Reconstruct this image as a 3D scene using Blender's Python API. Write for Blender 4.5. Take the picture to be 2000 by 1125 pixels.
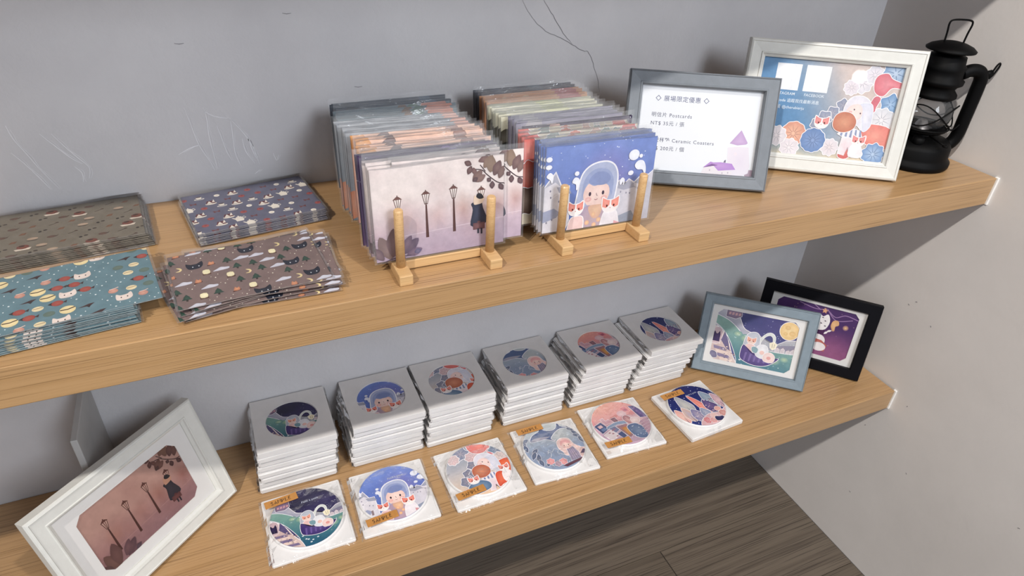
import bpy, bmesh, math, random
from mathutils import Vector, Matrix
from mathutils.geometry import tessellate_polygon

for o in list(bpy.data.objects):
    bpy.data.objects.remove(o)
SC = bpy.context.scene
COL = SC.collection
PI = math.pi
random.seed(7)

# ------------------------------------------------------------------ camera
cam_d = bpy.data.cameras.new('camera')
cam_d.sensor_width = 36.0
cam_d.lens = 1307.97 / 2000 * 36.0
cam_d.clip_start = 0.02
cam = bpy.data.objects.new('camera', cam_d)
cam.location = (-1.10524, -0.87884, 0.39592)
cam.rotation_euler = (0.98966, -0.04664, -0.41081)
COL.objects.link(cam)
SC.camera = cam

# ------------------------------------------------------------------ light
world = bpy.data.worlds.new('room_ambient')
SC.world = world
world.use_nodes = True
bg = world.node_tree.nodes['Background']
bg.inputs[0].default_value = (0.92, 0.94, 1.0, 1)
bg.inputs[1].default_value = 0.45


def area(name, loc, target, sx, sy, energy, color):
    d = bpy.data.lights.new(name, 'AREA')
    d.shape = 'RECTANGLE'
    d.size, d.size_y, d.energy, d.color = sx, sy, energy, color
    o = bpy.data.objects.new(name, d)
    o.location = loc
    o.rotation_euler = (Vector(target) - Vector(loc)).to_track_quat('-Z', 'Y').to_euler()
    COL.objects.link(o)
    return o


area('window_daylight', (-0.2, -2.4, 1.3), (-0.9, 0, -0.2), 0.85, 0.8, 50, (0.86, 0.92, 1.0))


def spot(loc, target, energy, color, size=80):
    d = bpy.data.lights.new('ceiling_spotlight', 'SPOT')
    d.energy, d.color = energy, color
    d.shadow_soft_size = 0.045
    d.spot_size = math.radians(size)
    d.spot_blend = 0.7
    o = bpy.data.objects.new('ceiling_spotlight', d)
    o.location = loc
    o.rotation_euler = (Vector(target) - Vector(loc)).to_track_quat('-Z', 'Y').to_euler()
    COL.objects.link(o)


spot((-0.35, -1.75, 2.4), (-0.7, -0.2, -0.2), 150, (1.0, 0.94, 0.87))
spot((-2.7, -1.75, 2.4), (-0.05, -0.5, -0.45), 370, (1.0, 0.95, 0.89), 54)
pd = bpy.data.lights.new('pendant_lamp', 'AREA')
pd.shape, pd.size, pd.energy, pd.color = 'DISK', 0.10, 3.6, (1.0, 0.97, 0.92)
po = bpy.data.objects.new('pendant_lamp', pd)
po.location = (-1.365, -4.89, 1.376)
po.rotation_euler = (Vector((-0.232, -0.179, 0.141)) - po.location).to_track_quat('-Z', 'Y').to_euler()
COL.objects.link(po)

SC.view_settings.view_transform = 'Standard'
SC.view_settings.look = 'None'
SC.view_settings.gamma = 1.0
SC.view_settings.use_curve_mapping = False
SC.view_settings.exposure = -0.33
try:
    SC.cycles.transparent_max_bounces = 24
except Exception:
    pass

# ------------------------------------------------------------------ scene measures (metres)
T = 0.045          # shelf thickness
DEP = 0.30         # shelf depth
LOW = -0.4438      # top of the lower shelf (upper shelf top is z = 0)
TOPS = 0.4438      # top of the shelf above the picture
FL = -0.8862       # floor


# ------------------------------------------------------------------ helpers
def lin(c):
    if isinstance(c, str):
        c = tuple(int(c[i:i + 2], 16) for i in (0, 2, 4))
    return tuple(((v / 255) / 12.92 if v / 255 <= 0.04045 else ((v / 255 + 0.055) / 1.055) ** 2.4) for v in c)


def rgb(c):
    if isinstance(c, str):
        return tuple(int(c[i:i + 2], 16) for i in (0, 2, 4))
    return c


def mixc(a, b, t):
    a, b = rgb(a), rgb(b)
    return tuple(a[i] + (b[i] - a[i]) * t for i in range(3))


class NT:
    def __init__(s, name):
        s.m = bpy.data.materials.new(name)
        s.m.use_nodes = True
        s.t = s.m.node_tree
        s.t.nodes.clear()
        s.out = s.n('ShaderNodeOutputMaterial')

    def n(s, typ, **kw):
        nd = s.t.nodes.new(typ)
        for k, v in kw.items():
            if k == 'ins':
                for kk, vv in v.items():
                    nd.inputs[kk].default_value = vv
            else:
                setattr(nd, k, v)
        return nd

    def l(s, a, ao, b, bi):
        s.t.links.new(a.outputs[ao], b.inputs[bi])

    def ramp(s, stops):
        r = s.n('ShaderNodeValToRGB')
        e = r.color_ramp.elements
        while len(e) < len(stops):
            e.new(0.5)
        for i, (p, c) in enumerate(stops):
            e[i].position = p
            e[i].color = (*c, 1)
        return r


def plain(name, col, rough=0.5, spec=0.5, coat=0.0, metal=0.0, var=0.06, vscale=30, bump=0.0, bscale=200, coat_rough=0.1):
    k = NT(name)
    p = k.n('ShaderNodeBsdfPrincipled')
    p.inputs['Roughness'].default_value = rough
    p.inputs['Specular IOR Level'].default_value = spec
    p.inputs['Coat Weight'].default_value = coat
    p.inputs['Coat Roughness'].default_value = coat_rough
    p.inputs['Metallic'].default_value = metal
    tc = k.n('ShaderNodeTexCoord')
    nz = k.n('ShaderNodeTexNoise', ins={'Scale': vscale, 'Detail': 3.0})
    k.l(tc, 'Object', nz, 'Vector')
    c = lin(col)
    r = k.ramp([(0.3, tuple(v * (1 - var) for v in c)), (0.7, tuple(min(1, v * (1 + var)) for v in c))])
    k.l(nz, 'Fac', r, 'Fac')
    k.l(r, 'Color', p, 'Base Color')
    if bump:
        nb = k.n('ShaderNodeTexNoise', ins={'Scale': bscale, 'Detail': 4.0})
        k.l(tc, 'Object', nb, 'Vector')
        b = k.n('ShaderNodeBump', ins={'Strength': bump, 'Distance': 0.001})
        k.l(nb, 'Fac', b, 'Height')
        k.l(b, 'Normal', p, 'Normal')
    k.l(p, 'BSDF', k.out, 'Surface')
    return k.m


def wood(name, c_light, c_mid, c_dark, rough=0.38, coat=0.25, sx=1.0, fine=1.0, pore=0.5, seedoff=0.0):
    k = NT(name)
    p = k.n('ShaderNodeBsdfPrincipled')
    p.inputs['Roughness'].default_value = rough
    p.inputs['Coat Weight'].default_value = coat
    p.inputs['Coat Roughness'].default_value = 0.16
    tc = k.n('ShaderNodeTexCoord')
    mp = k.n('ShaderNodeMapping')
    mp.inputs['Scale'].default_value = (1.2 * sx, 120 * fine, 120 * fine)
    mp.inputs['Location'].default_value = (seedoff, seedoff * 3, 0)
    k.l(tc, 'Object', mp, 'Vector')
    n1 = k.n('ShaderNodeTexNoise', ins={'Scale': 1.0, 'Detail': 5.0, 'Roughness': 0.6, 'Distortion': 0.25})
    k.l(mp, 'Vector', n1, 'Vector')
    mp2 = k.n('ShaderNodeMapping')
    mp2.inputs['Scale'].default_value = (5.0 * sx, 780 * fine, 780 * fine)
    k.l(tc, 'Object', mp2, 'Vector')
    n2 = k.n('ShaderNodeTexNoise', ins={'Scale': 1.0, 'Detail': 2.0, 'Roughness': 0.55})
    k.l(mp2, 'Vector', n2, 'Vector')
    r1 = k.ramp([(0.30, lin(mixc(c_mid, c_light, .45))), (0.55, lin(c_light)), (0.75, lin(mixc(c_light, c_mid, .25)))])
    k.l(n1, 'Fac', r1, 'Fac')
    r2 = k.ramp([(0.36, (pore,) * 3), (0.46, (0, 0, 0))])
    k.l(n2, 'Fac', r2, 'Fac')
    mx = k.n('ShaderNodeMix', data_type='RGBA')
    k.l(r2, 'Color', mx, 0)
    k.l(r1, 'Color', mx, 6)
    mx.inputs[7].default_value = (*lin(c_dark), 1)
    k.l(mx, 2, p, 'Base Color')
    b = k.n('ShaderNodeBump', ins={'Strength': 0.18, 'Distance': 0.0006})
    k.l(n2, 'Fac', b, 'Height')
    k.l(b, 'Normal', p, 'Normal')
    k.l(p, 'BSDF', k.out, 'Surface')
    return k.m


def plaster(name, c, c2, bump=0.25):
    k = NT(name)
    p = k.n('ShaderNodeBsdfPrincipled')
    p.inputs['Roughness'].default_value = 0.75
    p.inputs['Specular IOR Level'].default_value = 0.25
    tc = k.n('ShaderNodeTexCoord')
    n1 = k.n('ShaderNodeTexNoise', ins={'Scale': 3.2, 'Detail': 6.0, 'Roughness': 0.62})
    n2 = k.n('ShaderNodeTexNoise', ins={'Scale': 160.0, 'Detail': 4.0})
    n3 = k.n('ShaderNodeTexNoise', ins={'Scale': 11.0, 'Detail': 7.0, 'Roughness': 0.7, 'Distortion': 0.4})
    for n in (n1, n2, n3):
        k.l(tc, 'Object', n, 'Vector')
    r = k.ramp([(0.3, lin(c2)), (0.68, lin(c))])
    k.l(n1, 'Fac', r, 'Fac')
    r3 = k.ramp([(0.27, lin(mixc(c2, (60, 60, 62), .35))), (0.33, lin(c))])
    k.l(n3, 'Fac', r3, 'Fac')
    mx = k.n('ShaderNodeMix', data_type='RGBA', blend_type='MULTIPLY')
    mx.inputs[0].default_value = 0.12
    k.l(r, 'Color', mx, 6)
    k.l(r3, 'Color', mx, 7)
    k.l(mx, 2, p, 'Base Color')
    ad = k.n('ShaderNodeMath', operation='MULTIPLY_ADD')
    ad.inputs[1].default_value = 3.0
    k.l(n3, 'Fac', ad, 0)
    k.l(n2, 'Fac', ad, 2)
    b = k.n('ShaderNodeBump', ins={'Strength': bump, 'Distance': 0.0012})
    k.l(ad, 'Value', b, 'Height')
    k.l(b, 'Normal', p, 'Normal')
    k.l(p, 'BSDF', k.out, 'Surface')
    return k.m


def film(name, body, gloss, white=(0.9, 0.92, 0.95), rough=0.08, bump=0.5, bscale=60):
    """clear plastic: mostly see-through, a little milky, with a Fresnel gloss"""
    k = NT(name)
    tr = k.n('ShaderNodeBsdfTransparent')
    df = k.n('ShaderNodeBsdfDiffuse')
    df.inputs['Color'].default_value = (*white, 1)
    gl = k.n('ShaderNodeBsdfGlossy')
    gl.inputs['Roughness'].default_value = rough
    tc = k.n('ShaderNodeTexCoord')
    nz = k.n('ShaderNodeTexNoise', ins={'Scale': bscale, 'Detail': 2.5, 'Distortion': 0.8})
    k.l(tc, 'Object', nz, 'Vector')
    bp = k.n('ShaderNodeBump', ins={'Strength': bump, 'Distance': 0.002})
    k.l(nz, 'Fac', bp, 'Height')
    k.l(bp, 'Normal', gl, 'Normal')
    m1 = k.n('ShaderNodeMixShader')
    m1.inputs[0].default_value = body
    k.l(tr, 0, m1, 1)
    k.l(df, 0, m1, 2)
    fr = k.n('ShaderNodeFresnel', ins={'IOR': 1.45})
    k.l(bp, 'Normal', fr, 'Normal')
    mu = k.n('ShaderNodeMath', operation='MULTIPLY')
    mu.inputs[1].default_value = gloss
    k.l(fr, 0, mu, 0)
    m2 = k.n('ShaderNodeMixShader')
    k.l(mu, 0, m2, 0)
    k.l(m1, 0, m2, 1)
    k.l(gl, 0, m2, 2)
    k.l(m2, 0, k.out, 'Surface')
    return k.m


def print_mat(name, rough=0.45, grain=0.10):
    k = NT(name)
    p = k.n('ShaderNodeBsdfPrincipled')
    p.inputs['Roughness'].default_value = rough
    p.inputs['Specular IOR Level'].default_value = 0.35
    at = k.n('ShaderNodeAttribute', attribute_name='ink')
    tc = k.n('ShaderNodeTexCoord')
    nz = k.n('ShaderNodeTexNoise', ins={'Scale': 70.0, 'Detail': 6.0, 'Roughness': 0.7})
    k.l(tc, 'Object', nz, 'Vector')
    r = k.ramp([(0.25, (1 - 2.2 * grain,) * 3), (0.7, (1.0,) * 3)])
    k.l(nz, 'Fac', r, 'Fac')
    mx = k.n('ShaderNodeMix', data_type='RGBA', blend_type='MULTIPLY')
    mx.inputs[0].default_value = 1.0
    k.l(at, 'Color', mx, 6)
    k.l(r, 'Color', mx, 7)
    k.l(mx, 2, p, 'Base Color')
    k.l(p, 'BSDF', k.out, 'Surface')
    return k.m


M = {}
M['oak'] = wood('oak_veneer', 'b08c62', '9b774c', '6e5132', pore=0.55, coat=0.35)
M['pine'] = wood('pale_pine', 'cba676', 'b68d5b', '94703f', rough=0.5, coat=0.1, sx=1.5, fine=1.2, pore=0.35)
M['wall'] = plaster('grey_plaster', 'd6d5d7', 'c6c5c8')
M['wall_r'] = plaster('white_plaster', 'e4e0dd', 'd9d5d2', 0.10)
M['caulk'] = plain('white_sealant', 'eceae6', 0.6, bump=0.3)
M['crack'] = plain('crack_line', '77757a', 0.9)
M['scratch'] = plain('pale_scratch', 'e9e9ec', 0.8)
M['white'] = plain('white_card', 'e9e8e8', 0.55, var=0.02)
M['paper'] = plain('white_paper', 'eeecea', 0.6, var=0.015)
M['packet'] = plain('white_packet_card', 'e2e0df', 0.5, var=0.03, vscale=60, coat=0.25, bump=0.2, bscale=90)
M['slateframe'] = plain('slate_grey_paint', '747a81', 0.5, var=0.06, vscale=80, bump=0.15, bscale=300)
M['greyframe'] = plain('blue_grey_paint', '7b8993', 0.5, var=0.06, vscale=80, bump=0.15, bscale=300)
M['whiteframe'] = plain('off_white_paint', 'd2d2cd', 0.5, var=0.03, vscale=80, bump=0.15, bscale=300)
M['blackframe'] = plain('black_paint', '07070e', 0.55, spec=0.15, var=0.2)
M['mat'] = plain('mat_board', 'd6d4d2', 0.7, var=0.02)
M['back'] = plain('backing_board', '6a5f55', 0.8)
M['black'] = plain('black_enamel', '040405', 0.55, spec=0.12, var=0.1)
M['steel'] = plain('dull_steel', 'a9a9ad', 0.35, metal=0.9)
M['kraft'] = plain('kraft_tape', 'b88142', 0.6, var=0.08, vscale=120)
M['ink'] = plain('black_ink', '2b2320', 0.6)
M['board'] = plain('grey_board', 'aeadac', 0.6, var=0.05)
M['film'] = film('clear_film', 0.008, 0.30, bump=0.35, bscale=45)
M['flap'] = film('film_flap', 0.055, 0.9, rough=0.12, bump=0.8, bscale=90)
M['glass'] = film('picture_glass', 0.0, 0.16, rough=0.02, bump=0.0)
M['globe'] = film('lantern_glass', 0.05, 1.0, rough=0.03, bump=0.12, bscale=35)
M['print'] = print_mat('printed_ink', 0.45, 0.10)
M['printflat'] = print_mat('printed_ink_plain', 0.5, 0.0)


def mesh_obj(name, bm, mat, parent=None, smooth=False, bevel=0.0, seg=2):
    me = bpy.data.meshes.new(name)
    bmesh.ops.recalc_face_normals(bm, faces=bm.faces)
    bm.to_mesh(me)
    bm.free()
    if mat:
        me.materials.append(M[mat])
    if smooth:
        for p in me.polygons:
            p.use_smooth = True
    o = bpy.data.objects.new(name, me)
    COL.objects.link(o)
    if parent:
        o.parent = parent
    if bevel:
        b = o.modifiers.new('bevel', 'BEVEL')
        b.width = bevel
        b.segments = seg
        b.limit_method = 'ANGLE'
        b.angle_limit = math.radians(40)
    return o


def bx(bm, x0, x1, y0, y1, z0, z1):
    v = [bm.verts.new(c) for c in ((x0, y0, z0), (x1, y0, z0), (x1, y1, z0), (x0, y1, z0), (x0, y0, z1), (x1, y0, z1), (x1, y1, z1), (x0, y1, z1))]
    for f in ((3, 2, 1, 0), (4, 5, 6, 7), (0, 1, 5, 4), (1, 2, 6, 5), (2, 3, 7, 6), (3, 0, 4, 7)):
        bm.faces.new([v[i] for i in f])


def box(name, mat, x0, x1, y0, y1, z0, z1, parent=None, bevel=0.0):
    bm = bmesh.new()
    bx(bm, x0, x1, y0, y1, z0, z1)
    return mesh_obj(name, bm, mat, parent, bevel=bevel)


def lathe(bm, prof, n=32, c=(0, 0, 0)):
    rings = []
    for r, z in prof:
        if r < 1e-6:
            rings.append([bm.verts.new((c[0], c[1], c[2] + z))])
        else:
            rings.append([bm.verts.new((c[0] + r * math.cos(2 * PI * i / n), c[1] + r * math.sin(2 * PI * i / n), c[2] + z)) for i in range(n)])
    for a, b in zip(rings, rings[1:]):
        for i in range(n):
            j = (i + 1) % n
            if len(a) == 1 and len(b) == 1:
                continue
            if len(a) == 1:
                bm.faces.new((a[0], b[j], b[i]))
            elif len(b) == 1:
                bm.faces.new((a[i], a[j], b[0]))
            else:
                bm.faces.new((a[i], a[j], b[j], b[i]))


def tube(bm, pts, r, n=8, closed=False, cap=True):
    pts = [Vector(p) for p in pts]
    N = len(pts)
    rings = []
    prev = None
    for i, p in enumerate(pts):
        if closed:
            d = pts[(i + 1) % N] - pts[i - 1]
        else:
            d = pts[min(i + 1, N - 1)] - pts[max(i - 1, 0)]
        d.normalize()
        if prev is None:
            u = d.cross(Vector((0, 0, 1)))
            if u.length < 1e-3:
                u = d.cross(Vector((1, 0, 0)))
        else:
            u = prev - d * prev.dot(d)
        u.normalize()
        prev = u
        w = d.cross(u)
        rr = r[i] if isinstance(r, (list, tuple)) else r
        rings.append([bm.verts.new(p + (u * math.cos(2 * PI * k / n) + w * math.sin(2 * PI * k / n)) * rr) for k in range(n)])
    M_ = N if closed else N - 1
    for i in range(M_):
        a, b = rings[i], rings[(i + 1) % N]
        for k in range(n):
            bm.faces.new((a[k], a[(k + 1) % n], b[(k + 1) % n], b[k]))
    if cap and not closed:
        bm.faces.new(rings[0][::-1])
        bm.faces.new(rings[-1])


def smooth_line(pts, n=8, closed=False):
    out = []
    N = len(pts)
    dim = len(pts[0])
    rng = range(N) if closed else range(N - 1)
    for i in rng:
        if closed:
            p0, p1, p2, p3 = pts[i - 1], pts[i], pts[(i + 1) % N], pts[(i + 2) % N]
        else:
            p0, p1, p2, p3 = pts[max(i - 1, 0)], pts[i], pts[i + 1], pts[min(i + 2, N - 1)]
        for k in range(n):
            t = k / n
            out.append(tuple(0.5 * (2 * p1[d] + (p2[d] - p0[d]) * t + (2 * p0[d] - 5 * p1[d] + 4 * p2[d] - p3[d]) * t * t + (3 * p1[d] - p0[d] - 3 * p2[d] + p3[d]) * t ** 3) for d in range(dim)))
    if not closed:
        out.append(tuple(pts[-1]))
    return out


def empty(name, loc, rot=(0, 0, 0)):
    o = bpy.data.objects.new(name, None)
    o.empty_display_size = 0.02
    o.location = loc
    o.rotation_euler = rot
    COL.objects.link(o)
    return o


def tag(o, label, cat, group=None):
    o['label'] = label
    o['category'] = cat
    if group:
        o['group'] = group
    return o


def struct(o):
    o['kind'] = 'structure'
    return o


def copy_tree(o, parent=None):
    c = o.copy()
    COL.objects.link(c)
    c.parent = parent
    for ch in o.children:
        copy_tree(ch, c)
    return c


ORD = ['front', 'second', 'third', 'fourth', 'fifth', 'sixth', 'seventh', 'eighth', 'ninth', 'tenth', 'eleventh', 'twelfth', 'thirteenth', 'fourteenth', 'fifteenth']


# ------------------------------------------------------------------ vector ink: flat print as thin coloured faces
class Ink:
    """2-D drawing (millimetres, y up) that becomes one mesh with a colour attribute; every call lies one hair above the last."""
    DZ = 1.3e-5

    def __init__(s, w, h, clip=None):
        s.w, s.h = w, h
        s.clip = clip or [(0, 0), (w, 0), (w, h), (0, h)]
        s.tris = []
        s.layer = 0
        s.hold = False
        s.tf = lambda x, y: (x, y)
        s.sc = 1.0
        s.filt = None

    def place(s, ox, oy, sc):
        s.tf = lambda x, y: (ox + x * sc, oy + y * sc)
        s.sc = sc

    def _tri(s, vs):
        poly = [(*s.tf(v[0], v[1]), v[2]) for v in vs]
        C = s.clip
        for i in range(len(C)):
            ax, ay = C[i]
            bx_, by = C[(i + 1) % len(C)]
            if not poly:
                return
            out = []
            dist = [(bx_ - ax) * (p[1] - ay) - (by - ay) * (p[0] - ax) for p in poly]
            if min(dist) >= 0:
                continue
            for j in range(len(poly)):
                p, q, dp, dq = poly[j], poly[(j + 1) % len(poly)], dist[j], dist[(j + 1) % len(poly)]
                if dp >= 0:
                    out.append(p)
                if (dp >= 0) != (dq >= 0):
                    t = dp / (dp - dq)
                    out.append((p[0] + (q[0] - p[0]) * t, p[1] + (q[1] - p[1]) * t, tuple(p[2][k] + (q[2][k] - p[2][k]) * t for k in range(3))))
            poly = out
        if len(poly) >= 3:
            s.tris.append((s.layer, poly))

    def up(s):
        if not s.hold:
            s.layer += 1

    def grid(s, f, nx=14, ny=10, x0=0, y0=0, x1=None, y1=None):
        x1 = s.w if x1 is None else x1
        y1 = s.h if y1 is None else y1
        P = [[(x0 + (x1 - x0) * i / nx, y0 + (y1 - y0) * j / ny) for i in range(nx + 1)] for j in range(ny + 1)]
        V = [[(x, y, rgb(f(x, y))) for x, y in row] for row in P]
        for j in range(ny):
            for i in range(nx):
                s._tri([V[j][i], V[j][i + 1], V[j + 1][i + 1]])
                s._tri([V[j][i], V[j + 1][i + 1], V[j + 1][i]])
        s.up()

    def poly(s, pts, c, c2=None, sm=0):
        """c: colour or function(x, y); c2: colour at the middle of a star-shaped outline"""
        if sm:
            pts = smooth_line(pts, sm, True)
        cf = c if callable(c) else (lambda x, y: c)
        V = [(x, y, rgb(cf(x, y))) for x, y in pts]
        if c2 is not None:
            mx = sum(p[0] for p in pts) / len(pts)
            my = sum(p[1] for p in pts) / len(pts)
            m = (mx, my, rgb(c2))
            for i in range(len(V)):
                s._tri([m, V[i], V[(i + 1) % len(V)]])
        else:
            for t in tessellate_polygon([[Vector((p[0], p[1], 0)) for p in pts]]):
                s._tri([V[i] for i in t])
        s.up()

    def line(s, pts, w, c, closed=False, sm=0, taper=False):
        if sm:
            pts = smooth_line(pts, sm, closed)
        c = rgb(c)
        N = len(pts)
        L = []
        for i in range(N):
            if closed:
                a, b = pts[i - 1], pts[(i + 1) % N]
            else:
                a, b = pts[max(i - 1, 0)], pts[min(i + 1, N - 1)]
            dx, dy = b[0] - a[0], b[1] - a[1]
            q = math.hypot(dx, dy) or 1
            ww = w * (1 - 0.8 * i / (N - 1)) if taper else w
            L.append(((pts[i][0] - dy / q * ww / 2, pts[i][1] + dx / q * ww / 2, c), (pts[i][0] + dy / q * ww / 2, pts[i][1] - dx / q * ww / 2, c)))
        for i in range(N if closed else N - 1):
            a, b = L[i], L[(i + 1) % N]
            s._tri([a[0], a[1], b[1]])
            s._tri([a[0], b[1], b[0]])
        s.up()

    def ob(s, pts, c, c2=None, ow=1.2, oc='f2eef0', sm=5):
        P = smooth_line(pts, sm, True) if sm else pts
        s.line(P, ow * 2, oc, True)
        s.poly(P, c, c2)

    def ell(s, cx, cy, rx, ry, c, c2=None, rot=0.0, n=20, ow=0, oc='f2eef0'):
        ca, sa = math.cos(rot), math.sin(rot)
        P = [(cx + rx * math.cos(2 * PI * i / n) * ca - ry * math.sin(2 * PI * i / n) * sa, cy + rx * math.cos(2 * PI * i / n) * sa + ry * math.sin(2 * PI * i / n) * ca) for i in range(n)]
        if ow:
            s.line(P, ow * 2, oc, True)
        s.poly(P, c, c2 if c2 is not None else c)

    def text(s, t, x, y, size, c, rot=0.0, spacing=1.0, align='LEFT', shear=0.0, thick=0.015):
        cu = bpy.data.curves.new('t', 'FONT')
        cu.body = t
        cu.size = size
        cu.space_character = spacing
        cu.align_x = align
        cu.shear = shear
        cu.offset = thick
        cu.resolution_u = 2
        o = bpy.data.objects.new('t', cu)
        COL.objects.link(o)
        dg = bpy.context.evaluated_depsgraph_get()
        oe = o.evaluated_get(dg)
        me = oe.to_mesh()
        me.calc_loop_triangles()
        ca, sa = math.cos(rot), math.sin(rot)
        V = [(x + v.co.x * ca - v.co.y * sa, y + v.co.x * sa + v.co.y * ca, rgb(c)) for v in me.vertices]
        for tr in me.loop_triangles:
            s._tri([V[i] for i in tr.vertices])
        oe.to_mesh_clear()
        bpy.data.objects.remove(o)
        bpy.data.curves.remove(cu)
        s.up()

    def stars(s, n, x0, y0, x1, y1, r0=0.25, r1=0.7, c='e8ecf6', seed=1, avoid=None):
        R = random.Random(seed)
        h = s.hold
        s.hold = True
        for _ in range(n):
            x, y = R.uniform(x0, x1), R.uniform(y0, y1)
            if avoid and avoid(x, y):
                continue
            s.ell(x, y, R.uniform(r0, r1), R.uniform(r0, r1), c, n=6)
        s.hold = h
        s.up()

    def mesh(s, name, ox=None, oy=None, mat='print'):
        """build around the drawing's centre, metres, in the local XY plane"""
        ox = s.w / 2 if ox is None else ox
        oy = s.h / 2 if oy is None else oy
        V, F, Cc = [], [], []
        for lay, poly in s.tris:
            b = len(V)
            for x, y, c in poly:
                V.append(((x - ox) / 1000, (y - oy) / 1000, lay * s.DZ))
                Cc.append(lin(s.filt(c) if s.filt else c))
            ar = sum(poly[i][0] * poly[(i + 1) % len(poly)][1] - poly[(i + 1) % len(poly)][0] * poly[i][1] for i in range(len(poly)))
            idx = list(range(b, b + len(poly)))
            F.append(idx if ar >= 0 else idx[::-1])
        me = bpy.data.meshes.new(name)
        me.from_pydata(V, [], F)
        at = me.color_attributes.new('ink', 'FLOAT_COLOR', 'POINT')
        at.data.foreach_set('color', [q for c in Cc for q in (max(0, c[0]), max(0, c[1]), max(0, c[2]), 1.0)])
        me.materials.append(M[mat])
        return me


def circle_clip(cx, cy, r, n=48):
    return [(cx + r * math.cos(2 * PI * i / n), cy + r * math.sin(2 * PI * i / n)) for i in range(n)]


def oct_clip(w, h, c):
    return [(c, 0), (w - c, 0), (w, c), (w, h - c), (w - c, h), (c, h), (0, h - c), (0, c)]


# ------------------------------------------------------------------ the printed pictures
OUT = 'f2eef0'


def blobpts(cx, cy, r, n, amp, seed, sy=1.0):
    R = random.Random(seed)
    return [(cx + r * (1 + amp * (R.random() - .5) * 2) * math.cos(2 * PI * i / n), cy + sy * r * (1 + amp * (R.random() - .5) * 2) * math.sin(2 * PI * i / n)) for i in range(n)]


def petal_pts(cx, cy, r, n, depth, rot=0.0):
    P = []
    for i in range(n * 2):
        a = rot + PI * i / n
        q = r if i % 2 == 0 else r * (1 - depth)
        P.append((cx + q * math.cos(a), cy + q * math.sin(a)))
    return P


def flower(k, cx, cy, r, c, c2, n=7, depth=0.2, rot=0.0, ow=1.0, veins=True, vein=None):
    k.ob(petal_pts(cx, cy, r, n, depth, rot), c, c2, ow, OUT, 5)
    if veins:
        k.hold = True
        for i in range(n):
            a = rot + 2 * PI * (i + .5) / n
            k.line([(cx + .15 * r * math.cos(a), cy + .15 * r * math.sin(a)), (cx + .72 * r * math.cos(a), cy + .72 * r * math.sin(a))], r * .06, vein or mixc(c, (60, 60, 80), .25), taper=True)
        k.hold = False
        k.up()


def leaf(k, x, y, ln, wd, ang, c, c2=None, ow=0):
    ca, sa = math.cos(ang), math.sin(ang)
    P = [(0, 0), (.3, .42), (.6, .5), (1, 0), (.6, -.5), (.3, -.42)]
    P = [(x + a * ln * ca - b * wd * sa, y + a * ln * sa + b * wd * ca) for a, b in P]
    P = smooth_line(P, 3, True)
    if ow:
        k.line(P, ow * 2, OUT, True)
    k.poly(P, c, c2)


def cat_head(k, cx, cy, r, base='f4ecea', patch='e07a6c', ow=.8, eyes=True):
    P = [(-1, -.1), (-1.0, .95), (-.45, .62), (.45, .62), (1.0, .95), (1, -.1), (.6, -.7), (0, -.82), (-.6, -.7)]
    k.ob([(cx + x * r, cy + y * r) for x, y in P], base, None, ow, OUT, 3)
    for sx in (-1, 1):
        k.poly([(cx + sx * r * x, cy + r * y) for x, y in ((.98, .88), (.46, .62), (.10, .52), (.12, .02), (.5, -.30), (.96, -.12))], mixc(patch, 'f0b4a6', .4), mixc(patch, 'f0b4a6', .7))
    if eyes:
        for sx in (-.42, .42):
            k.ell(cx + sx * r, cy - .05 * r, .11 * r, .15 * r, '5a2a28', n=8)
        k.ell(cx, cy - .3 * r, .07 * r, .05 * r, 'b06060', n=6)


def house(k, x, y, w, h, roof='a9a6b8', wall='e9e4ea', win='9d97ab', ow=.8):
    k.ob([(x, y), (x + w, y), (x + w, y + h * .62), (x + w * .5, y + h), (x, y + h * .62)], wall, None, ow, OUT, 0)
    k.poly([(x - w * .08, y + h * .56), (x, y + h * .68), (x + w * .5, y + h * 1.02), (x + w, y + h * .68), (x + w * 1.08, y + h * .56), (x + w * .5, y + h * .86)], roof)
    k.hold = True
    for i in range(2):
        for j in range(2):
            k.ell(x + w * (.3 + .4 * i), y + h * (.18 + .25 * j), w * .06, h * .05, win, n=8)
    k.hold = False
    k.up()


def lamp_post(k, x, yb, yt, c='5e3f3c', w=1.9):
    h = 16.5
    k.poly([(x - w * .45, yt - h), (x + w * .45, yt - h), (x + w * .9, yb), (x - w * .9, yb)], c)
    k.poly([(x - 5.3, yt - 5), (x + 5.3, yt - 5), (x + 1.3, yt - 1.6), (x - 1.3, yt - 1.6)], mixc(c, 'a07a72', .35))
    k.poly([(x - .6, yt - 2), (x + .6, yt - 2), (x + .5, yt), (x - .5, yt)], c)
    k.poly([(x - 3.9, yt - 5), (x + 3.9, yt - 5), (x + 1.5, yt - h + 1), (x - 1.5, yt - h + 1)], 'f3e9e4')
    k.hold = True
    for a, b in ((-3.9, -1.5), (-1.2, -.4), (1.2, .4), (3.9, 1.5)):
        k.line([(x + a, yt - 5), (x + b, yt - h + .8)], .7, c)
    k.line([(x - 1.8, yt - h + .8), (x + 1.8, yt - h + .8)], 1.0, c)
    k.hold = False
    k.up()


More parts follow.
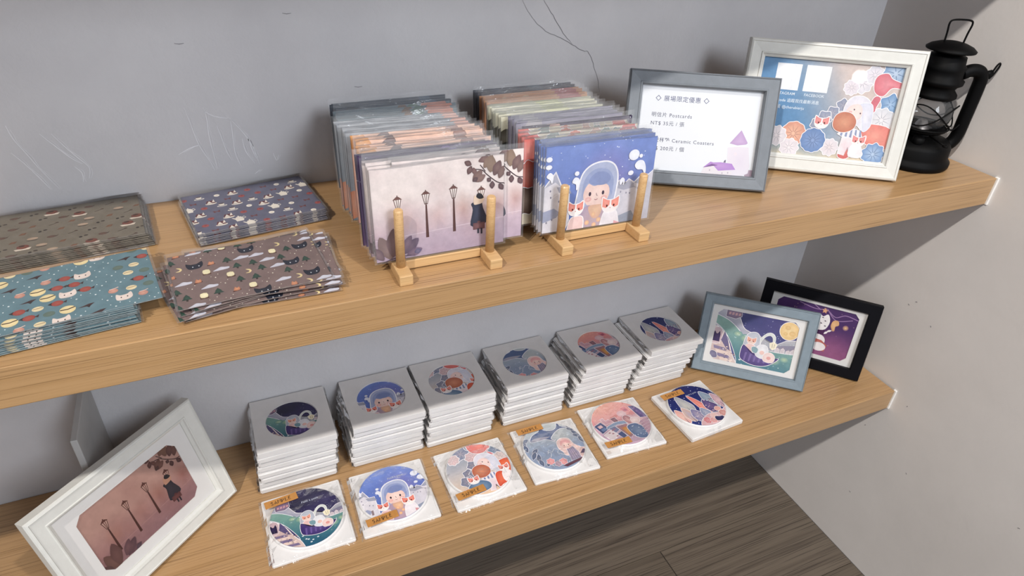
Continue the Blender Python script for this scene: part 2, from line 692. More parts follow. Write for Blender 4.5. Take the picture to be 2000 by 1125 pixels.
def art_lamps(k, dark=0.0):
    def bgf(x, y):
        t = max(0, min(1, y / 105))
        c = mixc('cdb6c0', 'ece0dc', min(1, max(0, (t - .2) / .45)))
        if y < 28:
            c = mixc('b6a4b6', 'c8b4c0', max(0, y) / 28)
        w = math.sin(x * .09 + 1.3) * math.sin(y * .07 + x * .03)
        return mixc(c, 'b08d90', max(0, w) * .30 * (1 - abs(t - .45)))
    k.grid(bgf, 20, 16, -20, -20, 170, 125)
    for (cx, cy, r, sd, c) in ((100, 50, 17, 3, 'c9a9a3'), (70, 45, 15, 5, 'd3b9b8'), (30, 42, 16, 8, 'd2b5b0'), (139, 48, 14, 11, 'c7a5a2'), (48, 34, 10, 12, 'cdb4b8')):
        P = smooth_line(blobpts(cx, cy, r, 11, .16, sd, 1.25), 4, True)
        k.poly(P, lambda x, y: bgf(x, y), c)
    k.line([(-10, 25), (40, 27), (90, 29), (160, 32)], .9, 'dccad2', sm=3)
    for x, yb, yt in ((27, 20, 74), (58, 21, 76), (89, 23, 78), (121, 25, 72)):
        lamp_post(k, x, yb, yt)
    # figure in a long coat
    k.poly([(108, 27), (111, 45), (109, 52), (113, 54), (121, 53), (123, 46), (128, 30), (118, 26)], '34384a', '454a60', 3)
    k.poly([(112, 52), (113, 62), (117, 59), (121, 61), (124, 60), (123, 53), (117, 51)], 'ead3bd', None, 3)
    k.poly([(115, 60), (117, 64), (121, 63), (124, 58), (119, 57)], '2f3038', None, 2)
    k.poly([(111, 21), (125, 21), (125, 29), (111, 29)], '6e4c50', '8a6264')
    k.ell(118, 30, 2.2, 1.2, '6e4c50', n=8)
    k.poly([(116, 16), (118, 16), (118, 22), (116, 22)], '2e3040')
    k.poly([(120, 15), (122, 15), (122, 22), (120, 22)], '2e3040')
    # leaves, upper right
    lc = '6a5052'
    k.line([(112, 92), (122, 90), (128, 84), (140, 74), (148, 72)], 1.0, '4c3a40', sm=4)
    k.line([(120, 96), (126, 88)], .9, '4c3a40')
    for x, y, ln, wd, a, c in ((110, 97, 9, 6, 2.6, lc), (110, 96, 10, 6, -2.0, lc), (112, 94, 9, 5, -1.3, '765a5a'), (118, 100, 13, 7, .3, '7a5f5f'),
                               (124, 92, 17, 9, .9, '8b7468'), (122, 90, 16, 9, -2.3, '7d6460'), (132, 86, 19, 11, 1.5, '8f7a6c'), (136, 82, 18, 10, 1.15, '725a5c'),
                               (126, 84, 14, 8, -2.7, '866c68'), (134, 76, 9, 6, -1.6, '5d4850'), (117, 82, 7, 5, -2.6, '5c4950'), (128, 80, 6, 5, -.8, '5c4950'),
                               (142, 78, 15, 8, 1.2, '7b6462'), (142, 72, 9, 6, -1.0, '5d4850')):
        leaf(k, x, y, ln, wd, a, c, mixc(c, 'b39a8c', .35))
    # leaves, lower left
    for x, y, ln, wd, a, c in ((16, 2, 30, 14, 1.95, '85706e'), (18, 4, 34, 14, 1.5, '7a6468'), (30, 6, 24, 11, .75, '6d5d72'), (28, 8, 22, 9, 1.0, '7d6a7c'), (34, 4, 18, 9, .3, '75647a'), (8, 2, 20, 10, 2.2, '6a5a62'), (20, 0, 12, 8, .1, '5b5068'), (42, 6, 8, 6, .2, '5d5a78')):
        leaf(k, x, y, ln, wd, a, c, mixc(c, 'b7a0a0', .3))
    k.line([(2, -2), (22, 3), (38, 3)], .8, '4c4252', sm=3)


def girl_face(k, cx, cy, r, skin='efcfc6', eye='4a3a4c'):
    k.ell(cx, cy, r, r * .98, skin, 'f4dcd4', n=24)
    for sx in (-1, 1):
        k.ell(cx + sx * r * .6, cy - r * .35, r * .24, r * .17, 'e8b0ac', skin, n=12)
        k.ell(cx + sx * r * .5, cy + r * .02, r * .1, r * .15, eye, n=10)
    k.line([(cx - r * .02, cy + r * .05), (cx + .02 * r, cy - r * .12), (cx + .1 * r, cy - r * .14)], r * .05, '9a7a80')
    k.line([(cx - r * .12, cy - r * .38), (cx, cy - r * .43), (cx + r * .12, cy - r * .37)], r * .05, 'b07a80', sm=3)


def art_night(k):
    def bgf(x, y):
        c = mixc('7084c0', '8599d2', max(0, min(1, (y - 30) / 70)))
        d = math.hypot(x - 85, y - 62)
        c = mixc(c, 'a08cc0', max(0, 1 - d / 45) * .8)
        return mixc(c, '6679b8', .3 * (math.sin(x * .11) * math.sin(y * .13 + 1) * .5 + .5))
    k.grid(bgf, 20, 16, -45, -45, 195, 165)
    k.stars(110, -30, 45, 180, 150, .3, .95, 'e6eaf6', 4)
    # houses
    house(k, -18, 8, 20, 52)
    k.ob([(-30, -10), (-30, 48), (-6, 48), (0, 56), (14, 74), (22, 56), (32, 56), (34, 10), (20, -20)], 'd9d6de', 'e6e2e6', 1.3, OUT, 0)
    k.poly([(0, 56), (14, 72), (22, 55), (14, 62)], 'b3b4c2')
    k.poly([(16, 56), (32, 55), (36, 46), (20, 48)], 'a9abba')
    k.ob([(8, 20), (30, 26), (33, 44), (20, 48), (10, 42)], 'dedae0', None, .7, OUT, 0)
    k.poly([(-4, 26), (14, 30), (22, 24), (18, 18), (-4, 12)], 'a8adc4')
    k.poly([(20, 14), (24, 15), (24, 26), (20, 25)], '9c8c90')
    for x, y in ((8, 52), (9, 44), (20, 38), (26, 36), (12, 16), (5, 13)):
        k.ell(x, y, 1.0, 1.4, '8d8a9c', n=8)
    k.ob([(95, 20), (96, 52), (103, 56), (107, 49), (114, 55), (122, 50), (132, 59), (142, 58), (160, 72), (180, 60), (180, -10), (100, -10)], 'cfccd6', 'dedae0', 1.2, OUT, 0)
    k.poly([(96, 51), (103, 55), (107, 48), (114, 54), (122, 49), (122, 44), (108, 42), (97, 46)], 'b0b0bf')
    k.poly([(122, 50), (132, 58), (142, 57), (142, 50), (128, 48)], 'a9abbb')
    for x, y in ((104, 40), (112, 38), (117, 37), (128, 42), (134, 42), (140, 42)):
        k.ell(x, y, 1.0, 1.4, '9a98a8', n=8)
    k.poly([(100, 8), (122, 14), (130, 2), (104, -6)], '9fa6b6', None)
    # hood, hair, face
    k.ob([(44, 20), (45, 46), (49, 66), (58, 76), (71, 80), (84, 79), (93, 72), (97, 58), (95, 34), (90, 18), (66, 12)], 'b4bbd5', 'b8bed6', 1.9, 'f3f0f4', 6)
    k.poly([(50, 30), (50, 50), (55, 65), (66, 73), (80, 73), (89, 65), (92, 48), (89, 30), (70, 20)], 'aeb5d0', 'b4b9d2', 5)
    girl_face(k, 70, 42, 18)
    k.poly([(51, 40), (52, 60), (64, 72), (82, 71), (92, 58), (91, 38), (86, 50), (78, 54), (66, 52), (57, 56), (53, 48)], '9fa9cb', None, 4)
    k.poly([(58, 58), (68, 53), (82, 53), (88, 60), (80, 68), (66, 68)], '8e9ac2', None, 4)
    # dress
    k.poly([(40, -14), (48, 16), (58, 28), (70, 26), (82, 28), (92, 14), (98, -14)], 'b6a4b8', 'c9b0b4', 4)
    k.poly([(60, 26), (70, 28), (80, 26), (76, 12), (66, 12)], 'ddb49e', 'ecc8a8', 3)
    for x, y in ((68, 16), (76, 8), (60, 6), (84, 6), (70, 2)):
        k.ell(x, y, 3.2, 3.2, 'e6b49a', 'f2d2a4', n=10)
    # cats
    k.ob([(80, -12), (82, 14), (91, 20), (101, 14), (104, -12)], 'ece6ea', None, 1.0, OUT, 4)
    cat_head(k, 91, 25, 11.5, patch='dc7468')
    k.ob([(34, -12), (36, 12), (46, 16), (54, 12), (52, -12)], 'e8c9c6', None, 1.0, OUT, 4)
    cat_head(k, 43, 26, 10, patch='d86a60')
    k.poly([(98, 4), (112, -2), (112, -12), (98, -12)], 'd9a4a8')
    # bubbles
    for x, y, a, b in ((117, 85, 7, 6.2), (127, 83, 2, 2), (115, 63, 3.4, 2.6), (41, 70, 2.6, 2.4), (4, 90, 3.5, 2.6), (4, 81, 3.6, 2.4)):
        k.ell(x, y, a, b, 'dfe2ee', 'e9eaf2', n=16, ow=.4)
    for pts in ([(120, 72), (124, 77), (131, 76), (135, 68), (135, 60), (131, 66), (124, 67)], [(36, 60), (39, 65), (44, 63), (45, 56), (42, 50), (41, 57)], [(2, 70), (6, 74), (10, 70), (9, 62), (7, 66)], [(102, 50), (101, 55), (104, 58), (107, 55), (106, 49), (105, 53)]):
        k.ob(pts, 'dfe2ee', 'e9eaf2', .5, OUT, 4)


def girl_bread(k):
    """origin at the face; about 90 units tall"""
    # bonnet and hair
    k.ob([(-21, -8), (-20, 12), (-10, 24), (6, 26), (20, 18), (24, 0), (26, -22), (18, -34), (8, -26), (-8, -20)], 'dedce6', 'ece6ea', 1.3, 'f6f2f2', 6)
    k.ob([(4, 12), (24, 14), (30, -4), (30, -26), (20, -36), (14, -20), (10, -4)], 'd6d8e6', 'e4e2ea', .8, 'f6f2f2', 5)
    k.poly([(-18, -6), (-12, 8), (2, 12), (10, 4), (10, -12), (-4, -18)], 'f0d6d2', 'f3ded8', 5)
    k.ell(-4, 2, 1.2, 1.7, '5a4a58', rot=.3, n=10)
    k.ell(8, -4, 1.2, 1.7, '5a4a58', rot=.3, n=10)
    k.ell(-10, -3, 3.2, 2.2, 'e6a8a8', 'eec4c0', n=10)
    # collar and dress
    k.ob([(-24, -44), (-16, -34), (2, -32), (16, -36), (22, -48), (8, -50), (-10, -50)], 'eae6ec', None, .8, OUT, 0)
    k.hold = True
    for i in range(5):
        x = -19 + i * 8.6
        k.poly([(x, -48 + abs(i - 2) * .9), (x + 4, -49 + abs(i - 2) * .9), (x + 5 - i * .8, -34), (x + 2 - i * .8, -34)], '8f9ab8')
    k.hold = False
    k.up()
    k.ob([(-14, -50), (-16, -80), (-4, -82), (0, -66), (6, -82), (16, -80), (12, -50)], 'ecdfe2', 'e3cfd6', .8, OUT, 0)
    # bread
    k.ob([(-36, -28), (-34, -12), (-22, -4), (-6, -6), (4, -18), (2, -32), (-12, -40), (-28, -38)], 'c07a64', 'd69c80', 1.0, OUT, 5)


def art_poster(k):
    def bgf(x, y):
        t = max(0, min(1, (x + (y - 70) * .5 - 55) / 90))
        c = mixc('5e8ab4', 'cdbeb8', t)
        c = mixc(c, 'e4cfae', max(0, 1 - y / 28) * .9)
        return mixc(c, '7aa0c4', .25 * (math.sin(x * .08 + y * .05) * .5 + .5) * (1 - t))
    k.grid(bgf, 16, 12)
    k.poly([(22, 93), (57, 93), (57, 130), (22, 130)], 'eceef2')
    k.poly([(64, 93), (99, 93), (99, 130), (64, 130)], 'eceef2')
    k.text('INSTAGRAM', 39, 86, 5.6, 'e4ecf4', align='CENTER')
    k.text('FACEBOOK', 82, 86, 5.6, 'e4ecf4', align='CENTER')
    k.text('QR code 追蹤我找最新消息', 22, 76, 5.8, 'e4ecf4')
    k.text('標籤 @cherubierju', 26, 66.5, 5.8, 'e4ecf4')
    # flowers behind
    for a in ((145, 112, 16, 'd9d6de', 'e8e2e6', 9), (160, 124, 13, 'd6d4dc', 'e4dce2', 9), (132, 104, 11, 'dcd6de', 'e6dce0', 9)):
        flower(k, a[0], a[1], a[2], a[3], a[4], a[5], .14)
    flower(k, 188, 128, 21, '7f9dc0', 'b9c8da', 6, .22, .3)
    k.ob([(162, 114), (166, 124), (178, 127), (186, 120), (204, 114), (204, 108), (188, 108), (178, 96), (166, 100)], 'd0707c', 'e0949c', 1.0, OUT, 5)
    flower(k, 191, 85, 16, '6c92bc', 'a5bdd8', 5, .26, .2)
    k.ob([(160, 60), (166, 92), (176, 92), (172, 76), (178, 66), (170, 56)], 'cf7480', None, 1.0, OUT, 4)
    flower(k, 184, 62, 18, 'd3d4da', 'e6e2e4', 9, .14)
    k.ob([(166, 54), (200, 50), (204, 22), (170, 26), (160, 40)], 'dc8078', 'e8a090', 1.0, OUT, 4)
    for x, y, r in ((126, 78, 10), (114, 66, 10), (104, 58, 11), (94, 48, 9)):
        flower(k, x, y, r, '8f98ae', 'a9a8b6', 5, .22, x)
    flower(k, 64, 31, 18, 'd79a86', 'e8bca2', 10, .05, .2)
    flower(k, 40, 26, 15, 'dcd6dc', 'eae2e4', 9, .14)
    flower(k, 120, 16, 13, 'dcd6dc', 'e8dcde', 9, .14)
    k.ob([(134, 10), (140, 38), (152, 40), (158, 26), (150, 4), (138, 2)], 'cc6a66', 'dc8a80', 1.0, OUT, 4)
    flower(k, 94, 24, 18, '6e8ab8', '8ea4cc', 12, .05, .1)
    flower(k, 62, 10, 14, 'dfd8de', 'eae2e4', 9, .14)
    cat_head(k, 101, 51, 10, patch='d4707a')
    k.place(146, 72, .80)
    girl_bread(k)
    k.place(0, 0, 1)
    k.ob([(150, 6), (150, 20), (158, 26), (166, 18), (168, 6)], 'efe9ec', None, .8, OUT, 3)
    cat_head(k, 159, 29, 9, patch='d4707a')
    flower(k, 184, 12, 17, '7797c2', 'b2c4da', 9, .16, .1)


def art_flowergirl(k):
    """round coaster picture, 106 across"""
    k.grid(lambda x, y: mixc(mixc('e8cdb4', 'c4c2c6', max(0, min(1, y / 60))), '98a2b2', max(0, min(1, (y - 55) / 45))), 12, 12)
    flower(k, 36, 92, 15, '8490a8', 'b0aab4', 6, .24)
    flower(k, 20, 84, 11, 'd6c0c2', 'e4cccc', 8, .16)
    flower(k, 52, 78, 13, 'd2b8bc', 'e2caca', 8, .16)
    k.ob([(50, 104), (54, 88), (68, 82), (82, 86), (92, 96), (84, 108), (60, 110)], 'd97c78', 'e69a90', 1.0, OUT, 4)
    k.ob([(78, 84), (84, 66), (92, 58), (98, 70), (90, 86)], 'd67e84', None, .9, OUT, 3)
    flower(k, 94, 82, 14, '76889f', 'aeb4c2', 5, .3, .6)
    flower(k, 94, 62, 13, 'd6c6c4', 'e6d8d4', 8, .14)
    k.ob([(80, 52), (104, 58), (110, 40), (98, 28), (86, 36)], 'e0704e', 'ea9070', .9, OUT, 4)
    for x, y, r in ((46, 62, 10), (34, 48, 10), (42, 46, 8), (26, 34, 11), (36, 30, 9)):
        flower(k, x, y, r, '8a8fa2', 'aaa4ae', 5, .22, x, .8)
    k.place(66, 62, .72)
    girl_bread(k)
    k.place(0, 0, 1)
    k.ob([(70, 8), (72, 30), (80, 36), (90, 30), (88, 14), (78, 10)], 'd96a52', 'e58a70', .9, OUT, 4)
    k.ob([(84, 14), (84, 30), (92, 36), (99, 28), (98, 16)], 'f0e8e8', None, .7, OUT, 3)
    cat_head(k, 91, 40, 8, patch='dd8078')
    k.ob([(22, 14), (28, 26), (44, 30), (58, 22), (56, 10), (30, 6)], '6c86a4', '9fb0c2', .9, OUT, 4)
    cat_head(k, 37, 33, 8.5, patch='e08884')
    k.ob([(14, 12), (20, 20), (30, 16), (26, 6)], 'd98a80', None, .8, OUT, 3)


def art_boat(k, moon=True):
    """150 x 105"""
    def bgf(x, y):
        c = mixc('5a5f8c' if moon else '56527c', '3c3f70' if moon else '34304f', max(0, min(1, (y - 40) / 50)))
        return mixc(c, '5d4f86', .5 * (math.sin(x * .05 + 2) * math.sin(y * .09) * .5 + .5))
    k.grid(bgf, 16, 12, -30, -30, 180, 140)
    k.stars(60, 40, 55, 170, 130, .25, .7, 'd8def0', 9)
    if moon:
        k.ell(134, 82, 17, 17, 'e2c088', 'ecd3a2', n=30, ow=1.0)
        for x, y, r in ((130, 88, 5), (140, 78, 6), (128, 76, 4)):
            k.ell(x, y, r, r * .8, 'dcb67c', 'e4c592', n=12)
    # far hills
    k.ob([(60, 40), (84, 62), (100, 54), (118, 52), (132, 62), (150, 66), (185, 72), (185, 20), (60, 20)], 'b8b6bc', 'a4a6b0', .9, OUT, 0)
    k.poly([(110, 46), (128, 52), (150, 56), (150, 44), (120, 40)], '8d8a9c')
    for x, w, h in ((116, 8, 10), (126, 7, 12), (136, 8, 9), (144, 9, 13)):
        house(k, x, 38, w, h, '8d7f92', 'd2c8cc', ow=.4)
    k.ob([(-40, 110), (0, 105), (30, 104), (40, 92), (52, 72), (64, 66), (76, 62), (82, 46), (70, 34), (40, 40), (0, 70), (-40, 80)], 'b6b4c0', 'a0a2b2', 1.0, OUT, 4)
    k.ob([(16, 88), (16, 104), (44, 106), (44, 92), (34, 86)], '7d6d84', '94809a', .8, OUT, 0)
    for i in range(4):
        k.poly([(20 + i * 6, 92), (24 + i * 6, 93), (24 + i * 6, 98), (20 + i * 6, 97)], 'c9a0a4')
    # river
    k.ob([(-30, 96), (0, 88), (24, 80), (44, 66), (62, 48), (90, 38), (120, 36), (185, 34), (185, -30), (40, -30), (52, 0), (40, 30), (22, 56), (0, 72), (-30, 82)],
         lambda x, y: mixc('3f6f86', '86a8a0', max(0, min(1, (y + 10 + (x - 60) * .2) / 70))), None, 1.0, OUT, 4)
    for x, y, r in ((60, 52, 12), (44, 58, 9), (76, 26, 10), (118, 20, 12), (136, 26, 9)):
        k.ell(x, y, r, r * .7, lambda a, b: mixc('5c8a92', '7fa49e', .5), 'b5c8a8', n=14)
    R = random.Random(5)
    k.hold = True
    for _ in range(46):
        x, y = R.uniform(20, 150), R.uniform(0, 60)
        k.ell(x, y, R.uniform(.5, 1.5), R.uniform(.3, .8), 'cfe0e0', rot=.3, n=6)
    k.hold = False
    k.up()
    # bank, lower left
    k.ob([(-30, 70), (0, 66), (16, 58), (30, 40), (40, 18), (54, -6), (50, -30), (-30, -30)], 'd9c6c0', 'c9b2b0', 1.0, OUT, 4)
    k.ob([(-4, 34), (-2, 58), (8, 64), (16, 56), (14, 34)], 'c9b2b8', None, .7, OUT, 3)
    k.poly([(0, 36), (0, 52), (2, 56), (4, 51), (9, 51), (11, 57), (13, 50), (13, 36)], '3a2c54', '4a3a66')
    k.poly([(16, 40), (20, 58), (28, 44), (36, 22), (28, 26)], '6d6488', None)
    for i in range(5):
        k.poly([(4 + i * 5, 28 - i * 7), (26 + i * 5, 26 - i * 7), (30 + i * 5, 20 - i * 7), (6 + i * 5, 22 - i * 7)], ['8a7f9c', 'e2cdc4'][i % 2])
    k.hold = True
    for _ in range(40):
        x, y = R.uniform(14, 46), R.uniform(0, 42)
        if y < 46 - x * .5:
            k.ell(x, y, R.uniform(.8, 2), R.uniform(.6, 1.5), R.choice(['f0e2dc', '6d6488', 'b08e8c', 'e8d2c8']), n=6)
    k.hold = False
    k.up()
    k.ob([(0, 4), (2, 16), (12, 14), (14, 4)], '75708e', '8d88a2', .7, OUT, 3)
    # lamp arm
    k.ob([(84, 36), (84, 52), (94, 68), (104, 72), (112, 66), (113, 54), (110, 54), (108, 63), (102, 67), (94, 62), (88, 50), (88, 36)], 'd8dcd8', None, .6, OUT, 3)
    k.ob([(106, 44), (104, 52), (111, 56), (118, 52), (116, 44), (111, 40)], 'efe6cc', None, .7, OUT, 0)
    k.line([(110, 44), (109, 52)], .7, '8d8a8c')
    k.line([(113, 44), (113.5, 52)], .7, '8d8a8c')
    # hooded figure and friends
    k.ob([(60, 34), (60, 56), (68, 66), (80, 66), (86, 54), (84, 34)], 'b9bdc8', 'c8cad2', .9, OUT, 4)
    cat_head(k, 71, 50, 8, 'e9cfc4', 'd89a84', .6)
    k.ob([(62, 28), (64, 42), (78, 42), (82, 28)], 'e6c6c2', None, .6, OUT, 3)
    k.ob([(58, 40), (56, 16), (66, 8), (84, 4), (102, 6), (116, 14), (126, 26), (112, 20), (96, 24), (84, 28), (72, 28)], '54467e', '6d5c92', 1.0, OUT, 4)
    k.hold = True
    for i in range(6):
        k.poly([(64 + i * 9, 26 - i * 1.2), (68 + i * 9, 26 - i * 1.4), (66 + i * 9, 9 + i * .6), (63 + i * 9, 9.5 + i * .6)], '7d6ca2')
    k.hold = False
    k.up()
    k.ob([(84, 24), (82, 38), (90, 46), (101, 44), (105, 30), (98, 20)], 'dcdde2', 'eceaec', .8, OUT, 4)
    k.ob([(100, 16), (98, 28), (108, 34), (118, 28), (116, 16)], 'e8d0cc', 'efdcd8', .7, OUT, 4)
    k.ell(94, 31, 4.5, 4, 'e8c4bc', n=12)
    k.ell(108, 23, 4, 3.4, 'e0a8a4', n=12)
    k.ob([(76, 30), (74, 38), (80, 40), (86, 36), (84, 28)], '8aa6ae', None, .6, OUT, 3)
    for x, y in ((66, -2), (74, -6), (70, -10), (62, 0), (84, -3), (57, 9)):
        k.ell(x, y, 2.2, 1.5, 'd6dfe4', n=8)


def art_whale(k):
    k.grid(lambda x, y: mixc(mixc('9fabc0', 'c6cccc', max(0, min(1, (y - 45) / 55))), 'd2d2cc', max(0, 1 - math.hypot(x - 72, y - 66) / 26) * .7), 12, 12)
    k.stars(26, 10, 10, 96, 70, .4, 1.0, 'e6eaee', 3)
    k.ob([(18, 72), (26, 84), (40, 90), (44, 98), (50, 90), (62, 86), (72, 90), (78, 104), (80, 92), (90, 86), (78, 86), (68, 82), (58, 74), (54, 68), (60, 60), (46, 70), (30, 70)], '6a7a9c', None, .9, OUT, 3)
    k.poly([(20, 72), (32, 70), (46, 71), (54, 74), (36, 77), (24, 76)], 'a9aab8', 'b8b2bc', 3)
    for x, y, a, l in ((2, 60, 1.2, 18), (6, 52, 1.6, 16), (12, 46, .6, 14), (8, 34, 1.0, 18), (16, 26, 1.3, 18), (20, 16, 1.7, 16), (26, 14, 1.0, 14), (4, 72, .5, 14)):
        leaf(k, x, y, l, 7, a, '6d7890', '828ca0', .5)
    for x, y, a, l in ((78, 104, -.5, 18), (84, 98, -.7, 20), (90, 90, -.9, 20), (88, 82, -.3, 18), (94, 76, -1.0, 20), (92, 66, -.4, 20), (100, 60, -1.2, 18)):
        leaf(k, x, y, l, 8, a, '6a758c', '828c9e', .5)
    # girl
    k.ob([(58, 44), (60, 58), (70, 64), (82, 60), (86, 46), (96, 34), (88, 28), (66, 26), (62, 36)], 'eed2ce', 'f2dcd6', .9, OUT, 4)
    k.ob([(68, 14), (70, 40), (82, 42), (90, 16)], 'a8a2b6', 'c0b2bc', .7, OUT, 0)
    k.hold = True
    for i in range(4):
        k.line([(71 + i * 4, 15), (72 + i * 3, 39)], .9, '8a84a0')
    k.hold = False
    k.up()
    girl_face(k, 73, 47, 8, 'f0cec8')
    k.poly([(63, 48), (66, 58), (76, 60), (82, 54), (80, 50), (70, 54)], 'eab8b8', None, 3)
    k.poly([(50, 8), (88, 16), (90, 12), (56, 4)], '7a5a66')
    k.ob([(88, 14), (88, 30), (96, 36), (104, 28), (100, 12)], 'e2c6c2', None, .7, OUT, 3)
    k.poly([(88, 24), (98, 22), (104, 28), (96, 32)], '6d6078')
    for x, y in ((34, 22), (54, 16)):
        flower(k, x, y, 7, 'e2a0a4', 'efc0bc', 6, .2, .3, .6)
    flower(k, 44, 14, 6, 'b8a0b0', 'd0bcc4', 6, .2, .3, .6)
    k.line([(36, 38), (40, 46), (44, 40), (50, 46), (56, 42), (52, 36), (60, 30), (64, 26)], .8, 'eef0f2')
    k.line([(38, 30), (42, 38), (36, 44)], .8, 'eef0f2')


def art_town(k):
    k.grid(lambda x, y: mixc(mixc('c9b0c0', 'dd9c9c', max(0, min(1, (y - 40) / 30))), 'eab49e', max(0, min(1, (y - 60) / 45)) * max(0, 1 - abs(x - 30) / 70)), 14, 14)
    k.stars(16, 10, 60, 96, 100, .5, 1.2, 'f2ccb8', 8)
    for x, y, r in ((88, 56, 11), (80, 44, 10), (92, 40, 9), (74, 60, 8), (64, 72, 9)):
        k.ell(x, y, r, r * .8, 'd8b4bc', 'e6cccc', n=16)
    k.ob([(66, 84), (78, 88), (82, 74), (72, 74)], 'd98a92', None, .7, 'f0c8c4', 0)
    k.poly([(70, 80), (77, 82), (78, 76), (72, 76)], 'b86a80')
    k.ob([(84, 86), (94, 84), (106, 66), (106, 52), (92, 54)], '66588c', '746a98', .9, OUT, 0)
    k.hold = True
    for i in range(4):
        k.poly([(88 + i * 3, 80 - i * 7), (94 + i * 2.4, 79 - i * 7), (95 + i * 2.4, 74 - i * 7), (89 + i * 3, 75 - i * 7)], '8a74a4')
    k.hold = False
    k.up()
    k.ob([(3, 58), (18, 64), (26, 46), (10, 38)], '4f5f8a', '5f6c94', .9, OUT, 0)
    k.poly([(8, 56), (16, 58), (18, 52), (10, 50)], 'e4c4c4')
    k.poly([(11, 48), (20, 51), (22, 45), (13, 42)], '7f92b4')
    k.ob([(20, 70), (24, 56), (40, 58), (34, 66), (28, 64), (26, 72)], 'd0a8b2', None, .8, OUT, 0)
    k.ob([(38, 66), (48, 68), (50, 57), (42, 56)], '8a6a78', 'a8808a', .7, OUT, 0)
    k.ob([(24, 50), (44, 56), (62, 54), (62, 48), (44, 50), (26, 44)], '8fa2bc', 'a2b0c4', .8, OUT, 3)
    k.ob([(60, 58), (64, 66), (72, 64), (78, 46), (68, 42)], 'b98a92', 'd0a8a8', .8, OUT, 3)
    k.line([(66, 62), (72, 46)], 1.0, 'e8cac6')
    k.line([(63, 56), (75, 52)], 1.0, 'e8cac6')
    k.ob([(26, 46), (38, 48), (42, 38), (30, 32)], '7f88a6', '9a98b0', .8, OUT, 0)
    k.ob([(10, 34), (28, 42), (36, 26), (18, 18)], 'e6dadc', None, .8, OUT, 0)
    k.hold = True
    for x, y in ((22, 36), (27, 33), (32, 26), (30, 40), (34, 42)):
        k.ell(x, y, 2.2, 1.3, 'b07a88', n=8)
    k.hold = False
    k.up()
    k.ob([(34, 30), (44, 34), (48, 22), (40, 18)], '5a6890', None, .7, OUT, 0)
    k.ob([(40, 46), (60, 48), (66, 24), (52, 16)], 'a08090', 'd09a70', .9, OUT, 0)
    k.poly([(48, 40), (56, 41), (59, 26), (52, 22)], 'c9925c', 'ddae74')
    k.ob([(58, 40), (74, 44), (84, 34), (90, 16), (76, 8), (62, 16)], '6a7ea0', '8c9cb4', .9, OUT, 4)
    k.stars(14, 62, 12, 86, 40, .5, 1.0, 'dfe6ee', 5)
    for i in range(6):
        k.ob([(86, 46 - i * 6), (104, 50 - i * 6), (104, 45 - i * 6), (86, 41 - i * 6)], 'b396a8', 'c9a8b2', .5, 'ecdcdc', 2)
    k.ob([(72, 54), (78, 58), (88, 52), (84, 44), (74, 46)], 'e2cccc', 'ecdcd8', .7, OUT, 3)


def art_trees(k):
    k.grid(lambda x, y: mixc('4a568e', '333e78', max(0, min(1, (y - 30) / 60))), 10, 10)
    k.stars(34, 4, 50, 102, 104, .4, 1.1, 'd6dcf0', 6)

    def tree(x, y, w, h, c, c2, lean=0.0):
        k.ob([(x - w * .2, y), (x - w * .5, y + h * .35), (x - w * .3 + lean * .6, y + h * .75), (x + lean, y + h), (x + w * .35 + lean * .6, y + h * .7), (x + w * .5, y + h * .35), (x + w * .2, y)], c, c2, .9, OUT, 4)
        k.line([(x, y - 4), (x + lean * .2, y + h * .4)], 1.6, '7a6a86', taper=True)
    tree(34, 36, 24, 50, 'b4b6be', 'd0cec8', -5)
    tree(86, 34, 26, 46, '93a2b6', 'b4bcc4', -6)
    tree(100, 28, 20, 40, 'c6a8b4', 'dcc4c6', -4)
    tree(12, 22, 20, 36, 'e4b4ae', 'ecd0c6', -5)
    k.ob([(57, 28), (52, 56), (50, 80), (60, 66), (68, 44), (66, 24)], 'e08a84', 'eeb2a4', .9, OUT, 3)
    tree(26, 22, 20, 36, 'd9bfb4', 'c2bac8', -4)
    tree(76, 26, 24, 34, '6f6490', '8a7aa2', -5)
    tree(40, 16, 24, 32, '8f8cb0', 'c0b6c4', -4)
    tree(56, 20, 18, 24, '9aa2bc', 'c2c4d0', -2)
    R = random.Random(3)
    k.hold = True
    for _ in range(46):
        x, y = R.uniform(66, 98), R.uniform(24, 58)
        k.ell(x, y, R.uniform(.6, 1.6), R.uniform(.6, 1.4), R.choice(['d8b8c4', 'c0a0b8', 'e6d0d4', '6d5c86']), n=7)
    for _ in range(26):
        x, y = R.uniform(22, 52), R.uniform(14, 40)
        k.ell(x, y, R.uniform(.5, 1.2), R.uniform(.5, 1.1), R.choice(['d8d0dc', '7d7898', 'e6d8d8']), n=7)
    k.hold = False
    k.up()
    k.ob([(28, 8), (40, 20), (60, 26), (80, 22), (104, 28), (104, -4), (30, -4)], 'd9b8bc', 'dcc2c4', .8, OUT, 4)
    for x, y, r, c in ((46, 14, 8, 'd98e94'), (56, 10, 7, 'e0a8a8'), (84, 18, 8, 'cf9a94'), (64, 18, 7, 'e4c4c0')):
        flower(k, x, y, r, c, mixc(c, 'f4e4e0', .5), 7, .18, x, .5)
    k.ob([(62, 6), (62, 14), (66, 16), (72, 13), (78, 12), (76, 4)], '4a4a6e', '5c5c80', .5, OUT, 3)
    k.ob([(78, 26), (76, 32), (82, 36), (88, 32), (86, 26)], 'e2b8b0', None, .6, OUT, 3)


